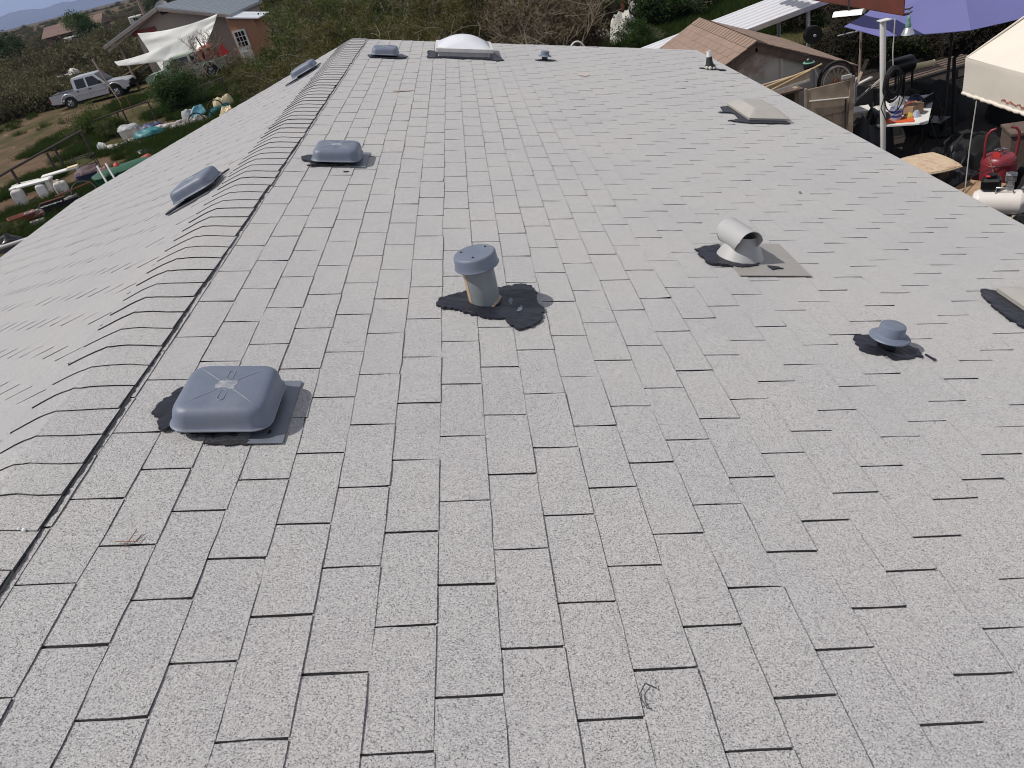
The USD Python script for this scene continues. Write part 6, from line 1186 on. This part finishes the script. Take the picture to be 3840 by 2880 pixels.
for i, (a, b) in enumerate((((8.1, 13.5, .4), (8.9, 13.1, 1.15)), ((8.3, 13.6, .5), (8.8, 13.9, 1.2)), ((7.7, 13.0, .9), (8.6, 13.3, 1.02)))):
    g = G(); g.bar(a, b, .07, .03); solo('scrap_board', g.mesh(), ('dirty_white', 'old_wood', 'dirty_white')[i], ('steep white strip behind the grey cartons', 'brown board standing behind the grey cartons', 'flat white strip crossing behind the grey cartons')[i], 'board')
heap('dark_tarp', 'near black tarp standing in for shade over scrap between table and umbrella post', 'tarp', 9.6, 13.2, 0, 2.0, 1.3, .75, 70, 'charcoal', .2); heap('dark_tarp', 'low near black tarp heap standing in for shade in front of the frame pole', 'tarp', 9.2, 11.0, 0, 1.5, 1.0, .4, 71, 'charcoal', .5); heap('dark_tarp', 'near black heap standing in for shade under the cream canopy', 'tarp', 9.6, 9.4, 0, 1.4, 1.2, .5, 72, 'charcoal', .1); heap('dark_tarp', 'near black heap standing in for shade at the far right under the umbrella', 'tarp', 11.2, 12.4, 0, 1.9, 1.4, .8, 73, 'charcoal', .4)  # tarps in near-black, their colour standing in for the yard's deep shade
heap('scrap_heap', 'dim brown scrap heap between plank door and folding table', 'heap', 8.2, 12.9, 0, 1.0, .8, .5, 74, 'shed_trim', 0, 1.5)
t = thing('stacked_chair', 'black folding chair leaning in the dark beside the frame pole', 'chair', (9.0, 11.9, 0), .6); g = G(); [g.tube([(sx * .2, -.3, 0), (sx * .2, .1, .9)], .014, 6) for sx in (-1, 1)]; [g.tube([(sx * .17, .2, 0), (sx * .17, -.1, .6)], .014, 6) for sx in (-1, 1)]; part('frame', g.mesh(), 'dark_iron', t); g = G(); g.box((0, .08, .8), (.38, .03, .16)); part('back', g.mesh(), 'black_plastic', t); g = G(); g.box((0, -.06, .46), (.36, .34, .03)); part('seat', g.mesh(), 'black_plastic', t)
t = thing('tan_storage_box', 'dim tan box under the cream canopy behind the red tank', 'box', (9.75, 10.4, 0), -.3); g = G(); g.box((0, 0, .25), (.7, .5, .5)); part('box', g.mesh(), 'shed_trim', t); g = G(); g.box((0, 0, .52), (.74, .54, .04)); part('lid', g.mesh(), 'shed_trim', t)
t = thing('wire_fence', 'sagging wire fence with a grey top rail behind the umbrella', 'fence'); g = G(); g.tube([(9.7, 17.2, 1.0), (12.5, 17.0, 1.05), (16, 16.8, 1.0)], .02, 8); part('top_rail', g.mesh(), 'grey_plastic', t, smooth=True)
for x in (10.2, 12.3, 14.5):
    g = G(); g.tube([(x, 17.12, 0), (x, 17.12, 1.05)], .03, 8); part('post', g.mesh(), 'post_wood', t)
g = G(); [g.tube([(9.7 + k * .16, 17.15, .05), (9.7 + k * .16 + .5, 17.15, 1.0)], .0014, 3) for k in range(36)]; [g.tube([(9.7 + k * .16 + .5, 17.152, .05), (9.7 + k * .16, 17.152, 1.0)], .0014, 3) for k in range(36)]; part('wire_mesh', g.mesh(), 'dark_iron', t, kind='stuff')

# ------------------------------------------------------------------ junk behind the far rake
heap('white_tarp_heap', 'tall crumpled white tarp heap behind the far right of the roof', 'tarp', 7.0, 28.8, 0, 1.15, 1.1, 1.05, 80, 'dirty_white', .2, 1.6); heap('pale_sack', 'pale tan sack left of the crumpled white tarp heap', 'sack', 6.1, 29.4, 0, .9, .7, .6, 81, 'dirty_white', 0, 1.2)
t = thing('white_barrel', 'white barrel standing behind the crumpled white tarp heap', 'barrel', (8.35, 33.0, 0)); g = G(); g.lathe([(0, 0), (.28, 0), (.31, .1), (.31, .8), (.28, .9), (0, .92)], 24); part('drum', g.mesh(), 'rubbish_white', t, smooth=30); g = G(); g.tube([(.31 * math.cos(a), .31 * math.sin(a), .45) for a in np.linspace(0, 2 * PI, 25)[:-1]], .015, 6, closed=True); part('hoop', g.mesh(), 'grey_plastic', t)
t = thing('rusty_trailer', 'dark trailer with rusty red top edge in the thicket', 'trailer', (7.0, 35.2, 0), -.25); g = G(); g.box((0, 0, .75), (2.4, 1.8, 1.4)); part('body', g.mesh(), 'charcoal', t); g = G(); g.box((0, -.92, 1.48), (2.6, .14, .12)); g.box((1.22, -.05, .85), (.1, 1.9, 1.35)); part('edge', g.mesh(), 'rust_red', t); g = G(); [g.tube([(-.2 + k * .7, .3, 1.5), (.1 + k * .9, .6, 2.3)], .06, 8) for k in range(2)]; part('pipes', g.mesh(), 'white_paint', t)
g = G(); g.tube([(4.15 + .23 * math.cos(a), 20.4, 1.35 + .36 * math.sin(a)) for a in np.linspace(-.35, PI + .2, 20)], .022, 8); g.tube([(4.37, 20.4, .0), (4.37, 20.4, 1.24)], .022, 8); solo('white_pipe_hoop', g.mesh(), 'white_paint', 'bent white pipe hoop sticking up behind the far roof edge', 'pipe', smooth=True)
g = G(); g.tube([(8.7, 24.3, .5), (9.2, 24.4, .55), (9.6, 24.3, .5)], .04, 8); solo('white_branch_pipe', g.mesh(), 'dirty_white', 'short white pipe in the grass beside the carport roof', 'pipe')
